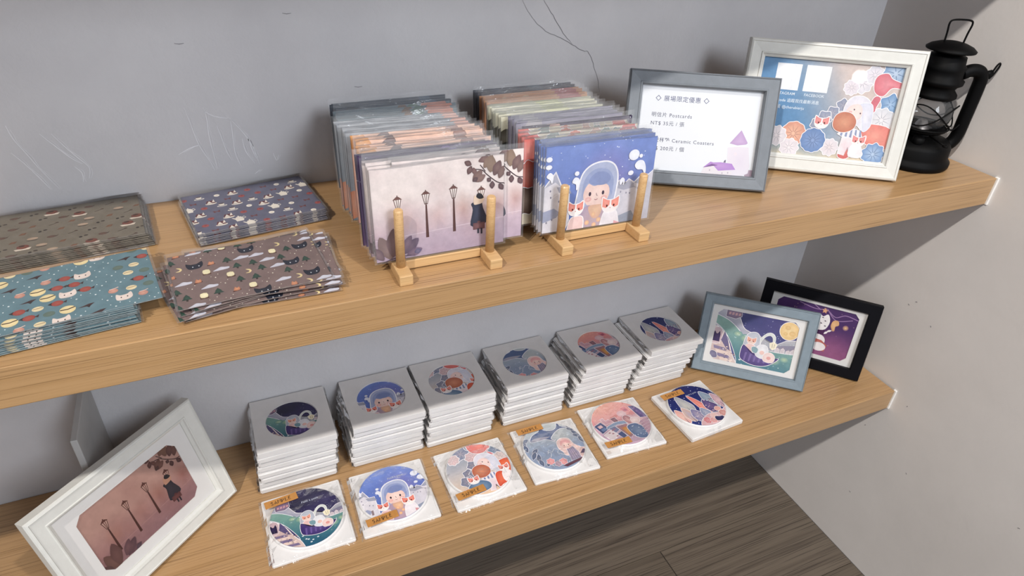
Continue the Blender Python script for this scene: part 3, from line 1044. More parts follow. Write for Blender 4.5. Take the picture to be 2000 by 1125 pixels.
def art_purple(k):
    def bgf(x, y):
        c = mixc('8a4f78', '4a2f62', max(0, min(1, (y - 10) / 55)))
        d = math.hypot(x - 120, y - 18)
        return mixc(c, 'a2658c', max(0, 1 - d / 40) * .6)
    k.grid(bgf, 16, 12)
    for pts in ([(40, 98), (70, 92), (92, 96)], [(92, 96), (112, 78), (140, 86)], [(96, 92), (110, 84), (126, 92), (150, 88)], [(60, 104), (80, 92)]):
        k.line(pts, 1.6, '9a7aa6', sm=8)
    k.stars(24, 30, 20, 148, 100, .4, 1.1, 'd6b8a8', 12)
    for x, y, r in ((132, 68, 3), (112, 58, 1.8), (70, 70, 2)):
        k.ell(x, y, r * 1.8, r * 1.8, '7d5070', 'f0c890', n=12)
    k.poly(petal_pts(88, 92, 6, 5, .5, .3), 'd69a78', 'e6b890')
    # white cat, seated
    k.ob([(70, 40), (74, 56), (78, 60), (90, 60), (98, 52), (96, 40), (84, 36)], '4a2450', None, .3, '4a2450', 3)
    k.ob([(74, 54), (74, 72), (80, 84), (88, 80), (96, 86), (102, 72), (98, 56), (86, 52)], 'f0ecec', None, .3, OUT, 3)
    k.hold = True
    for x, y in ((82, 74), (94, 72), (88, 66), (80, 62), (96, 62), (88, 78)):
        k.poly([(x - 2.4, y), (x, y + 1.4), (x + 2.4, y - .6), (x, y - 1)], '3a2440')
    k.hold = False
    k.up()
    k.ob([(76, 20), (80, 40), (96, 42), (104, 32), (100, 18), (88, 14)], 'ece6e8', None, .3, OUT, 3)
    k.poly([(64, 12), (76, 34), (98, 32), (110, 24), (108, 10)], 'b8645c', 'c47a6c')
    k.ell(96, 18, 13, 9, 'ece4e6', 'f2ecec', n=18)
    k.ob([(106, 66), (108, 76), (116, 78), (119, 70), (114, 66), (114, 58), (110, 58)], 'dba878', 'e6bc8c', .3, 'dba878', 3)
    for x, y, a in ((84, 48, 2.2), (98, 46, .8), (102, 52, .5), (78, 44, 2.6)):
        leaf(k, x, y, 9, 4, a, 'f0e8ea')


def art_price(k):
    """168 x 116 price list"""
    k.grid(lambda x, y: 'd6d9de', 2, 2)
    ink = '4a4c66'
    k.text('◇ 展場限定優惠 ◇', 20, 96, 8.2, '464a70', spacing=1.12)
    k.text('明信片 Postcards', 17, 74, 7.0, ink, spacing=1.15)
    k.text('NT$ 35元 / 張', 17, 62.5, 7.0, ink, spacing=1.15)
    k.text('陶瓷杯墊 Ceramic Coasters', 17, 39.5, 7.0, ink, spacing=1.15)
    k.text('NT$ 200元 / 個', 17, 28, 7.0, ink, spacing=1.15)
    k.poly([(158, 0), (168, 0), (168, 9), (160, 9), (156, 4)], '9c8a98', None)
    k.poly([(133, 0), (129, 38), (142, 40), (158, 40), (163, 14), (162, 4), (154, 0)], 'd3ced6', 'cdc6d2')
    k.poly([(131, 44), (145, 63), (156, 46), (154, 44), (142, 42)], 'b096bc', 'bda4c6')
    k.ell(141, 30, 2, 2.4, 'd8ccd4', n=10)
    k.poly([(96, 0), (100, 10), (110, 15), (122, 8), (140, 4), (138, 0)], 'd4ced2')
    k.poly([(98, 8), (108, 17), (112, 16), (122, 17), (138, 16), (144, 8), (120, 5), (110, 14)], 'a57fbe', 'b492c4')
    k.poly([(126, 17), (129, 17), (129, 21), (127, 20)], '6a6078')
    for x, y in ((108, 5), (126, 2), (134, 3)):
        k.ell(x, y, 1, 1.3, 'b0a8b0', n=8)


# ---- small all-over patterns (148 x 105)
def pat_loop(k, fs, dx, dy, seed, jit=1.5):
    R = random.Random(seed)
    bag = []
    y, row = 3, 0
    while y < 108:
        x = 1 + (row % 2) * dx * .5
        while x < 150:
            if not bag:
                bag = fs[:]
                R.shuffle(bag)
            k.hold = True
            mx, my = x + R.uniform(-jit, jit), y + R.uniform(-jit, jit)
            k.tf = lambda px, py, mx=mx, my=my: (mx + (px - mx) * 1.02, my + (py - my) * 1.4)
            bag.pop()(mx, my)
            k.tf = lambda px, py: (px, py)
            x += dx
        y += dy
        row += 1
    k.hold = False
    k.layer += 6


def hl(k, *calls):
    """draw calls of one motif, each on its own layer of four shared ones"""
    base = k.layer
    for j, f in enumerate(calls):
        k.layer = base + j
        f()
    k.layer = base


def art_cups(k):
    k.grid(lambda x, y: mixc('6f6f82', '66677a', (math.sin(x * .2) * math.sin(y * .17) + 1) / 2), 12, 9)
    W = 'e6ded2'

    def cup(x, y):
        hl(k, lambda: k.ell(x, y - 2, 6, 1.6, W, n=14), lambda: k.ell(x, y - 2, 4.6, 1.0, '8c8a98', n=12), lambda: k.poly([(x - 3.6, y + 2.4), (x + 3.6, y + 2.4), (x + 2.2, y - 2), (x - 2.2, y - 2)], W), lambda: k.ell(x, y + 2.4, 3.6, 1.0, '5c4a50', n=12))

    def pot(x, y):
        hl(k, lambda: k.line([(x + 4, y - 1), (x + 7.5, y + 1), (x + 6, y + 3.5), (x + 4, y + 2.5)], .8, W), lambda: k.poly([(x - 4, y - 4), (x + 4, y - 4), (x + 4.8, y + 1), (x + 2.4, y + 4), (x - 2.4, y + 4), (x - 4.8, y + 1)], W), lambda: k.poly([(x - 4, y - 1), (x - 8, y + 3.4), (x - 6.4, y + 3.6), (x - 3.6, y + 1.6)], W), lambda: k.ell(x, y + 4.8, 1, 1, W, n=8))

    def cake(x, y):
        hl(k, lambda: k.ell(x, y - 3.4, 6.6, 1.8, W, n=14), lambda: k.poly([(x - 5.6, y - 3), (x + 5.6, y - 3), (x + 3.6, y + 2.4), (x - 3.6, y + 2.4)], '6a3a3e'), lambda: k.poly([(x - 4.6, y - 2.6), (x - 1, y + 2), (x + 1.6, y - 2.6)], W), lambda: k.poly([(x + 1.6, y - 1), (x + 4.6, y + 4.4), (x + 5, y - 1)], W))

    def bow(x, y):
        hl(k, lambda: k.poly([(x - 4, y + 2), (x, y + .4), (x + 4, y + 2), (x + 3.2, y - 2), (x, y - .4), (x - 3.2, y - 2)], '6e4044', '82504e'))

    def rose(x, y):
        hl(k, lambda: k.ell(x, y, 4, 2.6, '9a5050', 'b46a62', n=10), lambda: k.ell(x + .5, y + .6, 1.8, 1.2, '8a4246', n=8))

    def egg(x, y):
        hl(k, lambda: k.ell(x, y, 3.4, 2.4, 'efe8dc', n=12), lambda: k.ell(x + .3, y - .2, 1.5, 1.0, 'dccfc4', n=8))
    pat_loop(k, [cup, bow, pot, rose, cake, bow, egg, rose, cake], 19, 15, 2, 1.2)


def art_pies(k):
    k.grid(lambda x, y: mixc('7d766a', '756d60', (math.sin(x * .2) * math.sin(y * .17) + 1) / 2), 12, 9)

    def pie(x, y):
        hl(k, lambda: k.poly([(x - 8, y - 2), (x + 8, y - 1), (x + 6, y - 4), (x - 6, y - 4.4)], 'd8cabb'), lambda: k.ell(x, y + 1, 6, 3.4, '6e423c', '84523e', n=12), lambda: k.ell(x - 1, y + 2.4, 3, 1.4, '4a3630', n=8))

    def bird(x, y):
        hl(k, lambda: k.ell(x, y, 4.6, 2.0, '5e4a42', '6e554a', n=10), lambda: k.poly([(x + 3, y), (x + 7, y + 2), (x + 5, y - .6)], '4c3c38'))

    def mush(x, y):
        hl(k, lambda: k.ell(x, y, 5.4, 2.0, 'a8927e', 'b8a28e', n=10), lambda: k.poly([(x - 6, y - 2.4), (x + 6, y - 2), (x + 3, y - 3.6), (x - 4, y - 3.6)], '544840'))

    def dot(x, y):
        hl(k, lambda: k.ell(x - 2, y, 1.8, 1.4, '3c3632', n=8), lambda: k.ell(x + 3, y + 1.4, 2.2, 1.1, '463c36', n=8))

    def twig(x, y):
        hl(k, lambda: k.line([(x - 4, y - 1), (x, y), (x + 4, y + 2)], .8, '4c3e38'), lambda: k.ell(x + 4, y + 2, 1.8, 1, '54423a', n=8))

    def sq(x, y):
        hl(k, lambda: k.poly([(x - 4, y - 1.5), (x - 1, y + 1.6), (x + 4, y + 1.8), (x + 2, y - 1.6)], '70503f', '82604c'))
    pat_loop(k, [pie, dot, bird, sq, mush, twig, bird, dot, sq], 19, 15, 3)


def art_fishcats(k):
    k.grid(lambda x, y: mixc('6d8a94', '64808a', (math.sin(x * .2) * math.sin(y * .17) + 1) / 2), 12, 9)

    def cat(x, y):
        hl(k, lambda: k.poly([(x - 7, y - 2), (x - 6.4, y + 4.4), (x - 3, y + 2.6), (x + 3, y + 3), (x + 6.4, y + 5), (x + 7.2, y - 1), (x + 3, y - 4), (x - 4, y - 4)], 'e4d4cc', 'ebdcd4', 3), lambda: (k.ell(x - 2.6, y - .4, .7, .8, '3a2c2c', n=6), k.ell(x + 2.8, y - .2, .7, .8, '3a2c2c', n=6)))

    def bun(x, y):
        hl(k, lambda: k.ell(x, y, 6.6, 4.8, 'e6d3a0', 'eedcb0', n=14), lambda: k.line([(x - 6, y + .6), (x, y + .2), (x + 6, y + 1.8)], 1.1, '40302c'))

    def bun2(x, y):
        hl(k, lambda: k.ell(x, y, 4.8, 3.0, 'e6d6b0', n=12), lambda: k.line([(x - 4, y + .2), (x + 4, y + .8)], .6, '8a6a50'))

    def fish(x, y):
        hl(k, lambda: k.poly([(x - 8, y + .4), (x - 4, y + 2.4), (x - 4, y - 2)], '3c3232'), lambda: k.ell(x, y, 5, 3.4, '9a4a44', 'aa5c50', n=12), lambda: k.poly([(x + 4, y), (x + 8, y + 2), (x + 7, y - 1.4)], '4a3432'))

    def prawn(x, y):
        hl(k, lambda: k.ell(x, y, 4.4, 3, 'c08a7c', 'd8a896', n=10), lambda: k.line([(x - 3, y + 2.4), (x + 2, y + 3), (x + 5, y + 4)], .8, 'e6c8bc'))

    def bird(x, y):
        hl(k, lambda: k.poly([(x - 8, y - 1), (x + 2, y - 1.2), (x + 6, y + 2), (x + 1, y + 1.8), (x - 2, y + .8)], '4a3434'), lambda: k.poly([(x - 2, y), (x + 1, y - 3), (x + 3, y)], '3c2e2e'))

    def shell(x, y):
        hl(k, lambda: k.ell(x, y, 5, 3.2, '62746c', '6c7a70', n=10))

    def sk(x, y):
        hl(k, lambda: (k.ell(x, y, .9, .7, 'dfe6e8', n=6), k.ell(x + 4, y + 4, .6, .6, 'dfe6e8', n=6), k.ell(x - 4, y + 3, .5, .5, 'dfe6e8', n=6)))
    pat_loop(k, [cat, sk, fish, bun, sk, prawn, bird, sk, bun2, fish, sk, shell, sk], 15.5, 14.5, 5, 1.2)


def art_forest(k):
    k.grid(lambda x, y: mixc('83716e', '7b6866', (math.sin(x * .2) * math.sin(y * .17) + 1) / 2), 12, 9)

    def bcat(x, y):
        hl(k, lambda: k.poly([(x - 8, y), (x - 8, y + 5), (x - 5, y + 3), (x + 4, y + 3.2), (x + 7.6, y + 6), (x + 8, y + .4), (x + 4, y - 4), (x - 5, y - 4)], '272a36', '2e313e', 3), lambda: (k.ell(x - 2, y - 1, .7, .8, 'c8ccd4', n=6), k.ell(x + 4, y - .6, .7, .8, 'c8ccd4', n=6)))

    def pine(x, y):
        hl(k, lambda: k.poly([(x - 1, y - 4), (x + 1, y - 4), (x + 1, y - 1), (x - 1, y - 1)], '3c3230'), lambda: k.poly([(x - 5, y - 2), (x - 2.4, y + 1), (x - 3.4, y + 1), (x, y + 5), (x + 3.4, y + 1), (x + 2.4, y + 1), (x + 5, y - 2)], '31463f', '3d5448'))

    def cloud(x, y):
        hl(k, lambda: k.poly([(x - 8, y - 2), (x - 4, y + .6), (x, y + 2.6), (x + 4, y + 1.6), (x + 8, y + 1), (x + 6, y - 1.6)], 'c9cad8', 'd6d6e0', 3))

    def moon(x, y):
        hl(k, lambda: k.poly([(x - 2, y + 3), (x + 2, y + 2.4), (x + 3.6, y - .6), (x + 1, y - 3), (x - 3, y - 2.4), (x + .4, y - 1.6), (x + 1.4, y + .4)], 'e2cf9c', None, 2))

    def marsh(x, y):
        hl(k, lambda: k.poly([(x - 4, y - 4), (x + 4, y - 4), (x + 4, y - 2), (x - 4, y - 2)], '54342c'), lambda: k.poly([(x - 3, y - 2.4), (x + 3, y - 2.4), (x + 3, y + 3), (x - 3, y + 3)], 'ebe0b8', 'f0e8c8', 2))

    def fire(x, y):
        hl(k, lambda: k.line([(x - 4, y - 3), (x + 4, y - 1.6)], 1.4, '54342c'), lambda: k.poly([(x - 3, y - 2), (x - 1, y + 3), (x + .6, y + 1), (x + 2.6, y + 2.4), (x + 3, y - 2)], 'b8785c', 'd8a07c', 2))

    def sp(x, y):
        hl(k, lambda: (k.ell(x, y, .7, .7, 'e0d8c8', n=6), k.ell(x + 3, y + 4, .5, .5, 'e0d8c8', n=6), k.ell(x - 4, y + 2, .4, .4, 'e0d8c8', n=6)))
    pat_loop(k, [bcat, sp, pine, cloud, sp, marsh, pine, sp, moon, cloud, fire, sp, pine], 15.5, 14.5, 6, 1.2)


def simple_card(top, bottom, blots, stars=0, seed=1):
    def f(k):
        k.grid(lambda x, y: mixc(bottom, top, max(0, min(1, y / 105))), 8, 8)
        R = random.Random(seed)
        for (x, y, r, c) in blots:
            k.poly(smooth_line(blobpts(x, y, r, 9, .2, R.randint(0, 99)), 3, True), c, mixc(c, 'ffffff', .2))
        if stars:
            k.stars(stars, 0, 20, 148, 105, .4, .9, 'e0e4ee', seed)
    return f


def make_print(fn, w=148, h=105, clip=None, tf=None, filt=None, mat='print'):
    k = Ink(w, h, clip)
    k.filt = filt
    if tf:
        k.place(*tf)
    fn(k)
    return k.mesh('print', mat=mat)


def darker(f):
    return lambda c: (c[0] * f, c[1] * f, c[2] * f)
# ------------------------------------------------------------------ the setting
XL = -2.3
wall_back = struct(box('wall_back', 'wall', XL, 0.12, 0.0, 0.12, FL, 1.7))
wall_right = struct(box('wall_right', 'wall_r', 0.0, 0.12, -2.2, 0.0, FL, 1.7))
floor = struct(box('floor', 'crack', XL, 0.12, -2.2, 0.12, FL - 0.06, FL - 0.004))

FLOORW = [wood('dark_plank_%d' % i, c[0], c[1], c[2], rough=0.55, coat=0.05, sx=1.0, fine=.6, pore=0.6, seedoff=3.1 * i)
          for i, c in enumerate((('62574b', '3d342c', '1f1915'), ('5a4f43', '362e27', '1b1613'), ('685d51', '433930', '221b17')))]
rows = [(-2.2, -1.97)]
y = 0.0
edges = [0.0, -0.0113]
yy = -0.0113
while yy > -2.2:
    yy -= 0.1815
    edges.append(max(yy, -2.2))
R = random.Random(11)
for i in range(len(edges) - 1):
    y1, y0 = edges[i], edges[i + 1]
    if i == 2:
        joints = [-1.61, -0.384]
    elif i == 1:
        joints = [-0.93]
    else:
        s0 = R.uniform(0.2, 1.1)
        joints = [-s0 - 1.22, -s0]
    xs = [XL] + [j for j in joints if j > XL + .05] + [0.0]
    for a, b in zip(xs, xs[1:]):
        q = box('plank', None, a + .0012, b - .0012, y0 + .0006, y1 - .0006, FL - .012, FL, floor)
        q.data.materials.append(FLOORW[R.randrange(3)])


def ribbon(name, mat, pts, w, plane, parent, off=0.0004):
    """thin mark on a wall: 'y' = back wall (x, z), 'x' = right wall (y, z)"""
    bm = bmesh.new()
    N = len(pts)
    prev = None
    for i, p in enumerate(pts):
        a, b = pts[max(i - 1, 0)], pts[min(i + 1, N - 1)]
        dx, dz = b[0] - a[0], b[1] - a[1]
        q = math.hypot(dx, dz) or 1
        ww = w * (0.35 + 0.65 * math.sin(PI * (i + .5) / N))
        n = (-dz / q * ww / 2, dx / q * ww / 2)
        pr = []
        for sgn in (-1, 1):
            u, v = p[0] + n[0] * sgn, p[1] + n[1] * sgn
            pr.append(bm.verts.new((u, -off, v) if plane == 'y' else (-off, u, v)))
        if prev:
            bm.faces.new((prev[0], prev[1], pr[1], pr[0]))
        prev = pr
    return mesh_obj(name, bm, mat, parent)


SCR = [
    [(-1.1391, 0.1173), (-1.1356, 0.0943), (-1.1314, 0.0681), (-1.1236, 0.0479), (-1.1198, 0.0337)],
    [(-1.1182, 0.1154), (-1.1167, 0.1017), (-1.1183, 0.0762), (-1.117, 0.0544), (-1.1164, 0.0345)],
    [(-1.1071, 0.0915), (-1.1044, 0.0771), (-1.1014, 0.0574), (-1.0971, 0.0446)],
    [(-1.0899, 0.0991), (-1.0907, 0.078), (-1.0916, 0.0514), (-1.0868, 0.0333)],
    [(-1.0945, 0.103), (-1.0841, 0.0892), (-1.0765, 0.0765), (-1.0694, 0.0587), (-1.0651, 0.0356)],
    [(-1.1571, 0.0592), (-1.1433, 0.0659), (-1.1312, 0.0693)],
    [(-1.0743, 0.0763), (-1.0709, 0.0564), (-1.0673, 0.0435)],
    [(-1.0804, 0.0721), (-1.0789, 0.0548), (-1.0705, 0.0375)],
    [(-1.3213, 0.1129), (-1.319, 0.0979), (-1.3112, 0.0775), (-1.3031, 0.0563), (-1.2917, 0.0316)],
    [(-1.3258, 0.0814), (-1.3175, 0.0683), (-1.3085, 0.0502), (-1.3006, 0.0328)],
    [(-1.2929, 0.1005), (-1.2821, 0.0852), (-1.2716, 0.0705), (-1.2613, 0.0602)],
    [(-1.2817, 0.0993), (-1.2733, 0.0842), (-1.2644, 0.0697), (-1.2552, 0.0548), (-1.2588, 0.0412)],
    [(-1.2695, 0.0577), (-1.2643, 0.049), (-1.2655, 0.0374)],
    [(-1.0461, 0.0485), (-1.043, 0.038), (-1.0397, 0.0452)],
    [(-1.118, 0.1109), (-1.1071, 0.1031), (-1.093, 0.0994)],
    [(-1.0728, 0.0225), (-1.0651, 0.0279)]]
CRK = [[(-0.6987, 0.2256), (-0.6818, 0.2021), (-0.6607, 0.1843), (-0.6397, 0.175), (-0.618, 0.1648), (-0.6, 0.1544), (-0.5866, 0.1501), (-0.5753, 0.1293), (-0.5653, 0.1073), (-0.5611, 0.0898)],
[(-0.6663, 0.2247), (-0.6504, 0.2043), (-0.6319, 0.1795), (-0.6155, 0.1646)]]
DOT = [(-0.2641, -0.2597), (-0.3312, -0.4581), (-0.2532, -0.2725), (-0.3058, -0.2862), (-0.2738, -0.5602), (-0.3855, -0.5875), (-0.3041, -0.731), (-0.5781, -0.5165)]
DOTB = [(-1.0062, 0.2188), (-1.1291, 0.1904), (-0.9281, 0.1257)]
R = random.Random(4)
for st in SCR:
    P = smooth_line(st, 5)
    P = [(x + R.uniform(-.0001, .0001), z + R.uniform(-.0001, .0001)) for x, z in P]
    ribbon('scratch', 'scratch', P, .0009, 'y', wall_back)
    ribbon('scratch', 'scratch', [(x + .0021 + .0008 * math.sin(i * .9), z) for i, (x, z) in enumerate(P[2:])], .0005, 'y', wall_back, .0007)
for st in CRK:
    P = smooth_line(st, 5)
    P = [(x + R.uniform(-.0006, .0006), z + R.uniform(-.0006, .0006)) for x, z in P]
    ribbon('crack', 'crack', P, .0007, 'y', wall_back)
for yv, zv in DOT:
    a = R.uniform(0, 6)
    ribbon('chip', 'crack', [(yv - .002 * math.cos(a), zv - .0015 * math.sin(a)), (yv, zv + .0003), (yv + .002 * math.cos(a), zv + .0015 * math.sin(a))], .0014, 'x', wall_right)
for xv, zv in DOTB:
    ribbon('chip', 'crack', [(xv - .005, zv + .001), (xv, zv), (xv + .005, zv + .0006)], .0007, 'y', wall_back)

# ------------------------------------------------------------------ shelves
for nm, z, lab in (('wooden_shelf', 0.0, 'thick pale oak shelf carrying the upright postcards and the lantern'),
                   ('wooden_shelf', LOW, 'lower thick oak shelf carrying the coaster packets'),
                   ('wooden_shelf', TOPS, 'topmost oak shelf, over the lantern and shading the wall')):
    sh = box(nm, 'oak', XL + .02, -0.0035, -DEP, -0.0005, z - T, z, bevel=0.0012)
    tag(sh, lab, 'shelf', 'oak wall shelves')
i = 1
for z in (0.0, LOW):
    bm = bmesh.new()
    bx(bm, -0.0036, 0.0005, -DEP - .0026, -DEP + .004, z - T - .001, z + .0006)
    t_ = struct(mesh_obj('trim_%d' % i, bm, 'caulk', bevel=.001))
    i += 1

# support board behind the white frame on the lower shelf
def fin(bm, pts, d):
    a = [bm.verts.new(p) for p in pts]
    b = [bm.verts.new(Vector(p) + Vector(d)) for p in pts]
    bm.faces.new(a)
    bm.faces.new(b[::-1])
    for q in range(len(a)):
        w = (q + 1) % len(a)
        bm.faces.new((a[q], b[q], b[w], a[w]))


tag(box('upright_board', 'board', -1.3470, -1.3390, -.128, -.001, LOW, -.247, bevel=.001), 'thin pale grey board standing edge-on against the wall behind the tilted white frame', 'board')


# ------------------------------------------------------------------ postcards
PRN = {}
PRN['lamps'] = make_print(art_lamps)
PRN['night'] = make_print(art_night)
PRN['cups'] = make_print(art_cups)
PRN['pies'] = make_print(art_pies)
PRN['fish'] = make_print(art_fishcats)
PRN['forest'] = make_print(art_forest)
PRN['navy'] = make_print(simple_card('2b3546', '33465a', [(20, 92, 14, '1c2230'), (120, 98, 9, '465a70')], 10, 2))
PRN['teal'] = make_print(simple_card('77858c', '5d6e76', [(128, 99, 16, 'd68a74'), (100, 98, 8, '5a7668'), (86, 97, 8, '7d6250')], 0, 3))
PRN['slate'] = make_print(simple_card('a4a8ae', '7d8894', [(140, 96, 12, 'd8a89a'), (4, 20, 18, 'c98a70')], 0, 4))
PRN['peach'] = make_print(simple_card('f4cbb4', 'e8ac96', [(8, 98, 11, 'e0a064'), (38, 98, 8, '7a6462'), (120, 100, 8, '9c7a72'), (138, 98, 9, 'e8c4b4')], 0, 5))
PRN['purple'] = make_print(simple_card('4c3462', '5c3e74', [(60, 96, 7, '6d5088'), (96, 100, 6, '705490'), (128, 94, 7, '64487c')], 12, 6))
PRN['charcoal'] = make_print(simple_card('3a3c48', '3c2c2a', [(90, 97, 12, '5a6672'), (30, 100, 10, '2c3148')], 0, 7))
PRN['orange'] = make_print(simple_card('e4aa80', 'a8684c', [(120, 100, 18, 'd07a78'), (30, 98, 5, 'ecc49a'), (62, 99, 5, 'ecc49a')], 0, 8))
PRN['pale'] = make_print(simple_card('e2dfc8', '4a4840', [(84, 100, 16, 'd9d9b0'), (6, 78, 12, '4a463c'), (10, 52, 22, '2e302c'), (4, 24, 18, '2c2620')], 0, 9))
PRN['lavender'] = make_print(simple_card('9c98a8', '6a6878', [(24, 100, 12, 'b4aeb4')], 0, 10))
PRN['indigo'] = make_print(simple_card('3d3450', '4a3c60', [(40, 100, 8, 'cfa69a')], 24, 11))
def _flowers(k):
    k.grid(lambda x, y: 'd9cfb8', 4, 4)
    for x, y, r, c in ((6, 92, 16, 'd9706a'), (8, 62, 18, 'c95e4e'), (34, 97, 10, '92a09a'), (46, 95, 7, '7f968e'), (62, 97, 9, 'd8785a'), (74, 94, 8, 'df8c66'), (90, 97, 9, 'd3b0a0'), (104, 97, 8, '93a69a'), (118, 95, 9, '7c938e'), (136, 97, 12, 'd5706a'), (60, 70, 16, 'cfae8a'), (110, 66, 18, 'd8b6a4'), (5, 30, 18, '5c4438')):
        flower(k, x, y, r, c, mixc(c, 'f0e0d0', .35), 8, .14, x, .7, False)
PRN['flowers'] = make_print(_flowers)

CW, CH, CT = 0.148, 0.105, 0.0006


def card_mesh(col):
    bm = bmesh.new()
    bx(bm, -CW / 2, CW / 2, -CH / 2, CH / 2, -CT, 0)
    me = bpy.data.meshes.new('postcard')
    bm.to_mesh(me)
    bm.free()
    M['card_' + col] = plain('card_' + col, col, 0.55, var=0.02)
    me.materials.append(M['card_' + col])
    return me


def flap_mesh(front, seed):
    """clear sleeve: a rim that stands past the card (top flap, sides) and, if front, the pane over the picture"""
    R = random.Random(seed)
    bm = bmesh.new()
    w, h = CW / 2 + .0025, CH / 2 + .002
    top = h + .0045
    z = .0007

    def quad(x0, x1, y0, y1, mi, nx=1, jit=0.0):
        vs = []
        for i in range(nx + 1):
            x = x0 + (x1 - x0) * i / nx
            vs.append((bm.verts.new((x, y0, z + R.uniform(-jit, jit))), bm.verts.new((x, y1 + R.uniform(-jit, jit), z + R.uniform(-jit, jit)))))
        for a, b in zip(vs, vs[1:]):
            f = bm.faces.new((a[0], b[0], b[1], a[1]))
            f.material_index = mi
    quad(-w, w, CH / 2, top, 1, 9, .0007)
    quad(-w, -CW / 2, -h, CH / 2, 1)
    quad(CW / 2, w, -h, CH / 2, 1)
    quad(-w, w, -h, -CH / 2, 1)
    if front:
        quad(-CW / 2, CW / 2, -CH / 2, CH / 2, 0)
    me = bpy.data.meshes.new('sleeve')
    bm.to_mesh(me)
    bm.free()
    me.materials.append(M['film'])
    me.materials.append(M['flap'])
    return me


CARD = {q: card_mesh(v) for q, v in dict(lamps='e6dedc', night='c9cbda', cups='a3a3ae', pies='8f887c', fish='93a4aa', forest='a4948f', navy='6a7078', teal='939a9e', slate='a8abb0', peach='e2c0b0', purple='6e5a82', charcoal='77757a', orange='c49a78', pale='c9c8b4', lavender='b2afb8', indigo='6b6478', flowers='d8b8ac').items()}
FLAPS = [flap_mesh(False, s) for s in range(5)]
PANES = [flap_mesh(True, 50 + s) for s in range(3)]
CR = random.Random(21)


def postcard(kind, loc, rot, label, group, front=False):
    o = bpy.data.objects.new('postcard', CARD[kind])
    COL.objects.link(o)
    o.location = loc
    o.rotation_euler = rot
    tag(o, label, 'postcard', group)
    p = bpy.data.objects.new('print', PRN[kind])
    COL.objects.link(p)
    p.parent = o
    p.location = (0, 0, 1e-5)
    s = bpy.data.objects.new('sleeve', CR.choice(PANES if front else FLAPS))
    COL.objects.link(s)
    s.parent = o
    return o


def holder_cards(clusters, xc, group, where):
    """clusters from front to back: (kind, count, y_front, y_back, x_shift, words)"""
    for kind, n, ya, yb, xs, words in clusters:
        lean0 = math.radians(CR.uniform(4.0, 5.0))
        for i in range(n):
            t = i / max(1, n - 1)
            yv = ya + (yb - ya) * t
            lean = lean0
            first = kind in ('lamps', 'night') and i == 0
            dx = xs + (CR.uniform(-.0035, .0035) if not first else 0)
            if kind == 'lamps' and i in (1, 3):
                dx = xs + .024
            zc = .0129 + .002 + CH / 2 * math.cos(lean) + (CR.uniform(0, .0035) if not first else 0)
            yaw = CR.uniform(-.007, .007)
            roll = CR.uniform(-.012, .012)
            if first:
                lean, yaw, roll = lean0, 0.0, (0.0 if kind == 'lamps' else .02)
            lab = '%s, %s holder, %s of its kind from the front' % (words, where, 'first' if i == 0 else ORD[i])
            postcard(kind, (xc + dx, yv + math.sin(lean) * CH / 2, zc), (PI / 2 - lean, roll, yaw), lab, group, first)


#  local +Z of a card is its picture side: rotating +90 deg about X turns it to -Y
holder_cards([
    ('lamps', 9, -.2600, -.2375, -.0015, 'cream lamp post postcard'),
    ('purple', 6, -.234, -.217, -.003, 'deep purple postcard'),
    ('peach', 9, -.213, -.166, .002, 'peach pink postcard'),
    ('slate', 8, -.160, -.118, -.006, 'slate grey postcard'),
    ('teal', 6, -.110, -.082, .000, 'teal grey postcard with coral patch'),
    ('navy', 6, -.076, -.056, .000, 'dark navy postcard'),
], -0.900, 'postcards standing in the left holder', 'left')
holder_cards([
    ('night', 9, -.2600, -.236, .005, 'blue night sky postcard'),
    ('flowers', 7, -.231, -.205, -.006, 'coral and cream flower postcard'),
    ('indigo', 2, -.198, -.192, .006, 'dark indigo starry postcard'),
    ('lavender', 7, -.186, -.158, .004, 'grey lavender postcard'),
    ('pale', 10, -.151, -.108, -.005, 'pale yellow green postcard'),
    ('orange', 7, -.100, -.074, -.002, 'orange brown postcard'),
    ('charcoal', 6, -.070, -.050, .000, 'charcoal grey postcard'),
], -0.708, 'postcards standing in the right holder', 'right')

# flat piles
FLATORD = ['topmost'] + ORD[1:]
for kind, n, cx, cy, yaw, hh, spread, words in (
        ('cups', 10, -1.0835, -.0700, 8.8, .0140, .0010, 'grey blue tea cup patterned postcard'),
        ('pies', 10, -1.2815, -.0655, 5.5, .0140, .0016, 'olive brown pie patterned postcard'),
        ('fish', 12, -1.2660, -.2170, 8.5, .0172, .0022, 'teal fish and cat patterned postcard'),
        ('forest', 9, -1.1030, -.2220, 5.0, .0128, .0050, 'brown night forest patterned postcard')):
    for i in range(n):          # i = 0 is the top one
        z = hh * (n - i) / n + CT
        dx, dy, dr = CR.uniform(-spread, spread), -i * .0006 + CR.uniform(-spread, spread) * .5, CR.uniform(-spread, spread) * 320
        if i == 0:
            dx = dy = dr = 0
        if kind == 'fish' and i > 0:
            dx -= .022
            dr -= 2.5
            dy -= .003
        if kind == 'forest' and i > 0:
            dr = [0, -5, 7, -9, 4, 10, -3, 6, -7, 2][i] * .9
            dx += [0, .010, .004, .012, .002, -.006, .008, .0, .006, .004][i]
            dy += .003
        if kind == 'pies':
            dx += i * .0008
        if kind in ('cups', 'pies'):
            dy = min(dy, -abs(dy))
        lab = '%s, %s in its flat pile' % (words, FLATORD[i] if i == 0 else ORD[i] + ' from the top')
        postcard(kind, (cx + dx, cy + dy, z), (CR.uniform(-.004, .004) if i else 0.012, CR.uniform(-.003, .003), math.radians(yaw + dr)), lab, 'flat pile of ' + words.split(' postcard')[0] + ' postcards', i == 0)


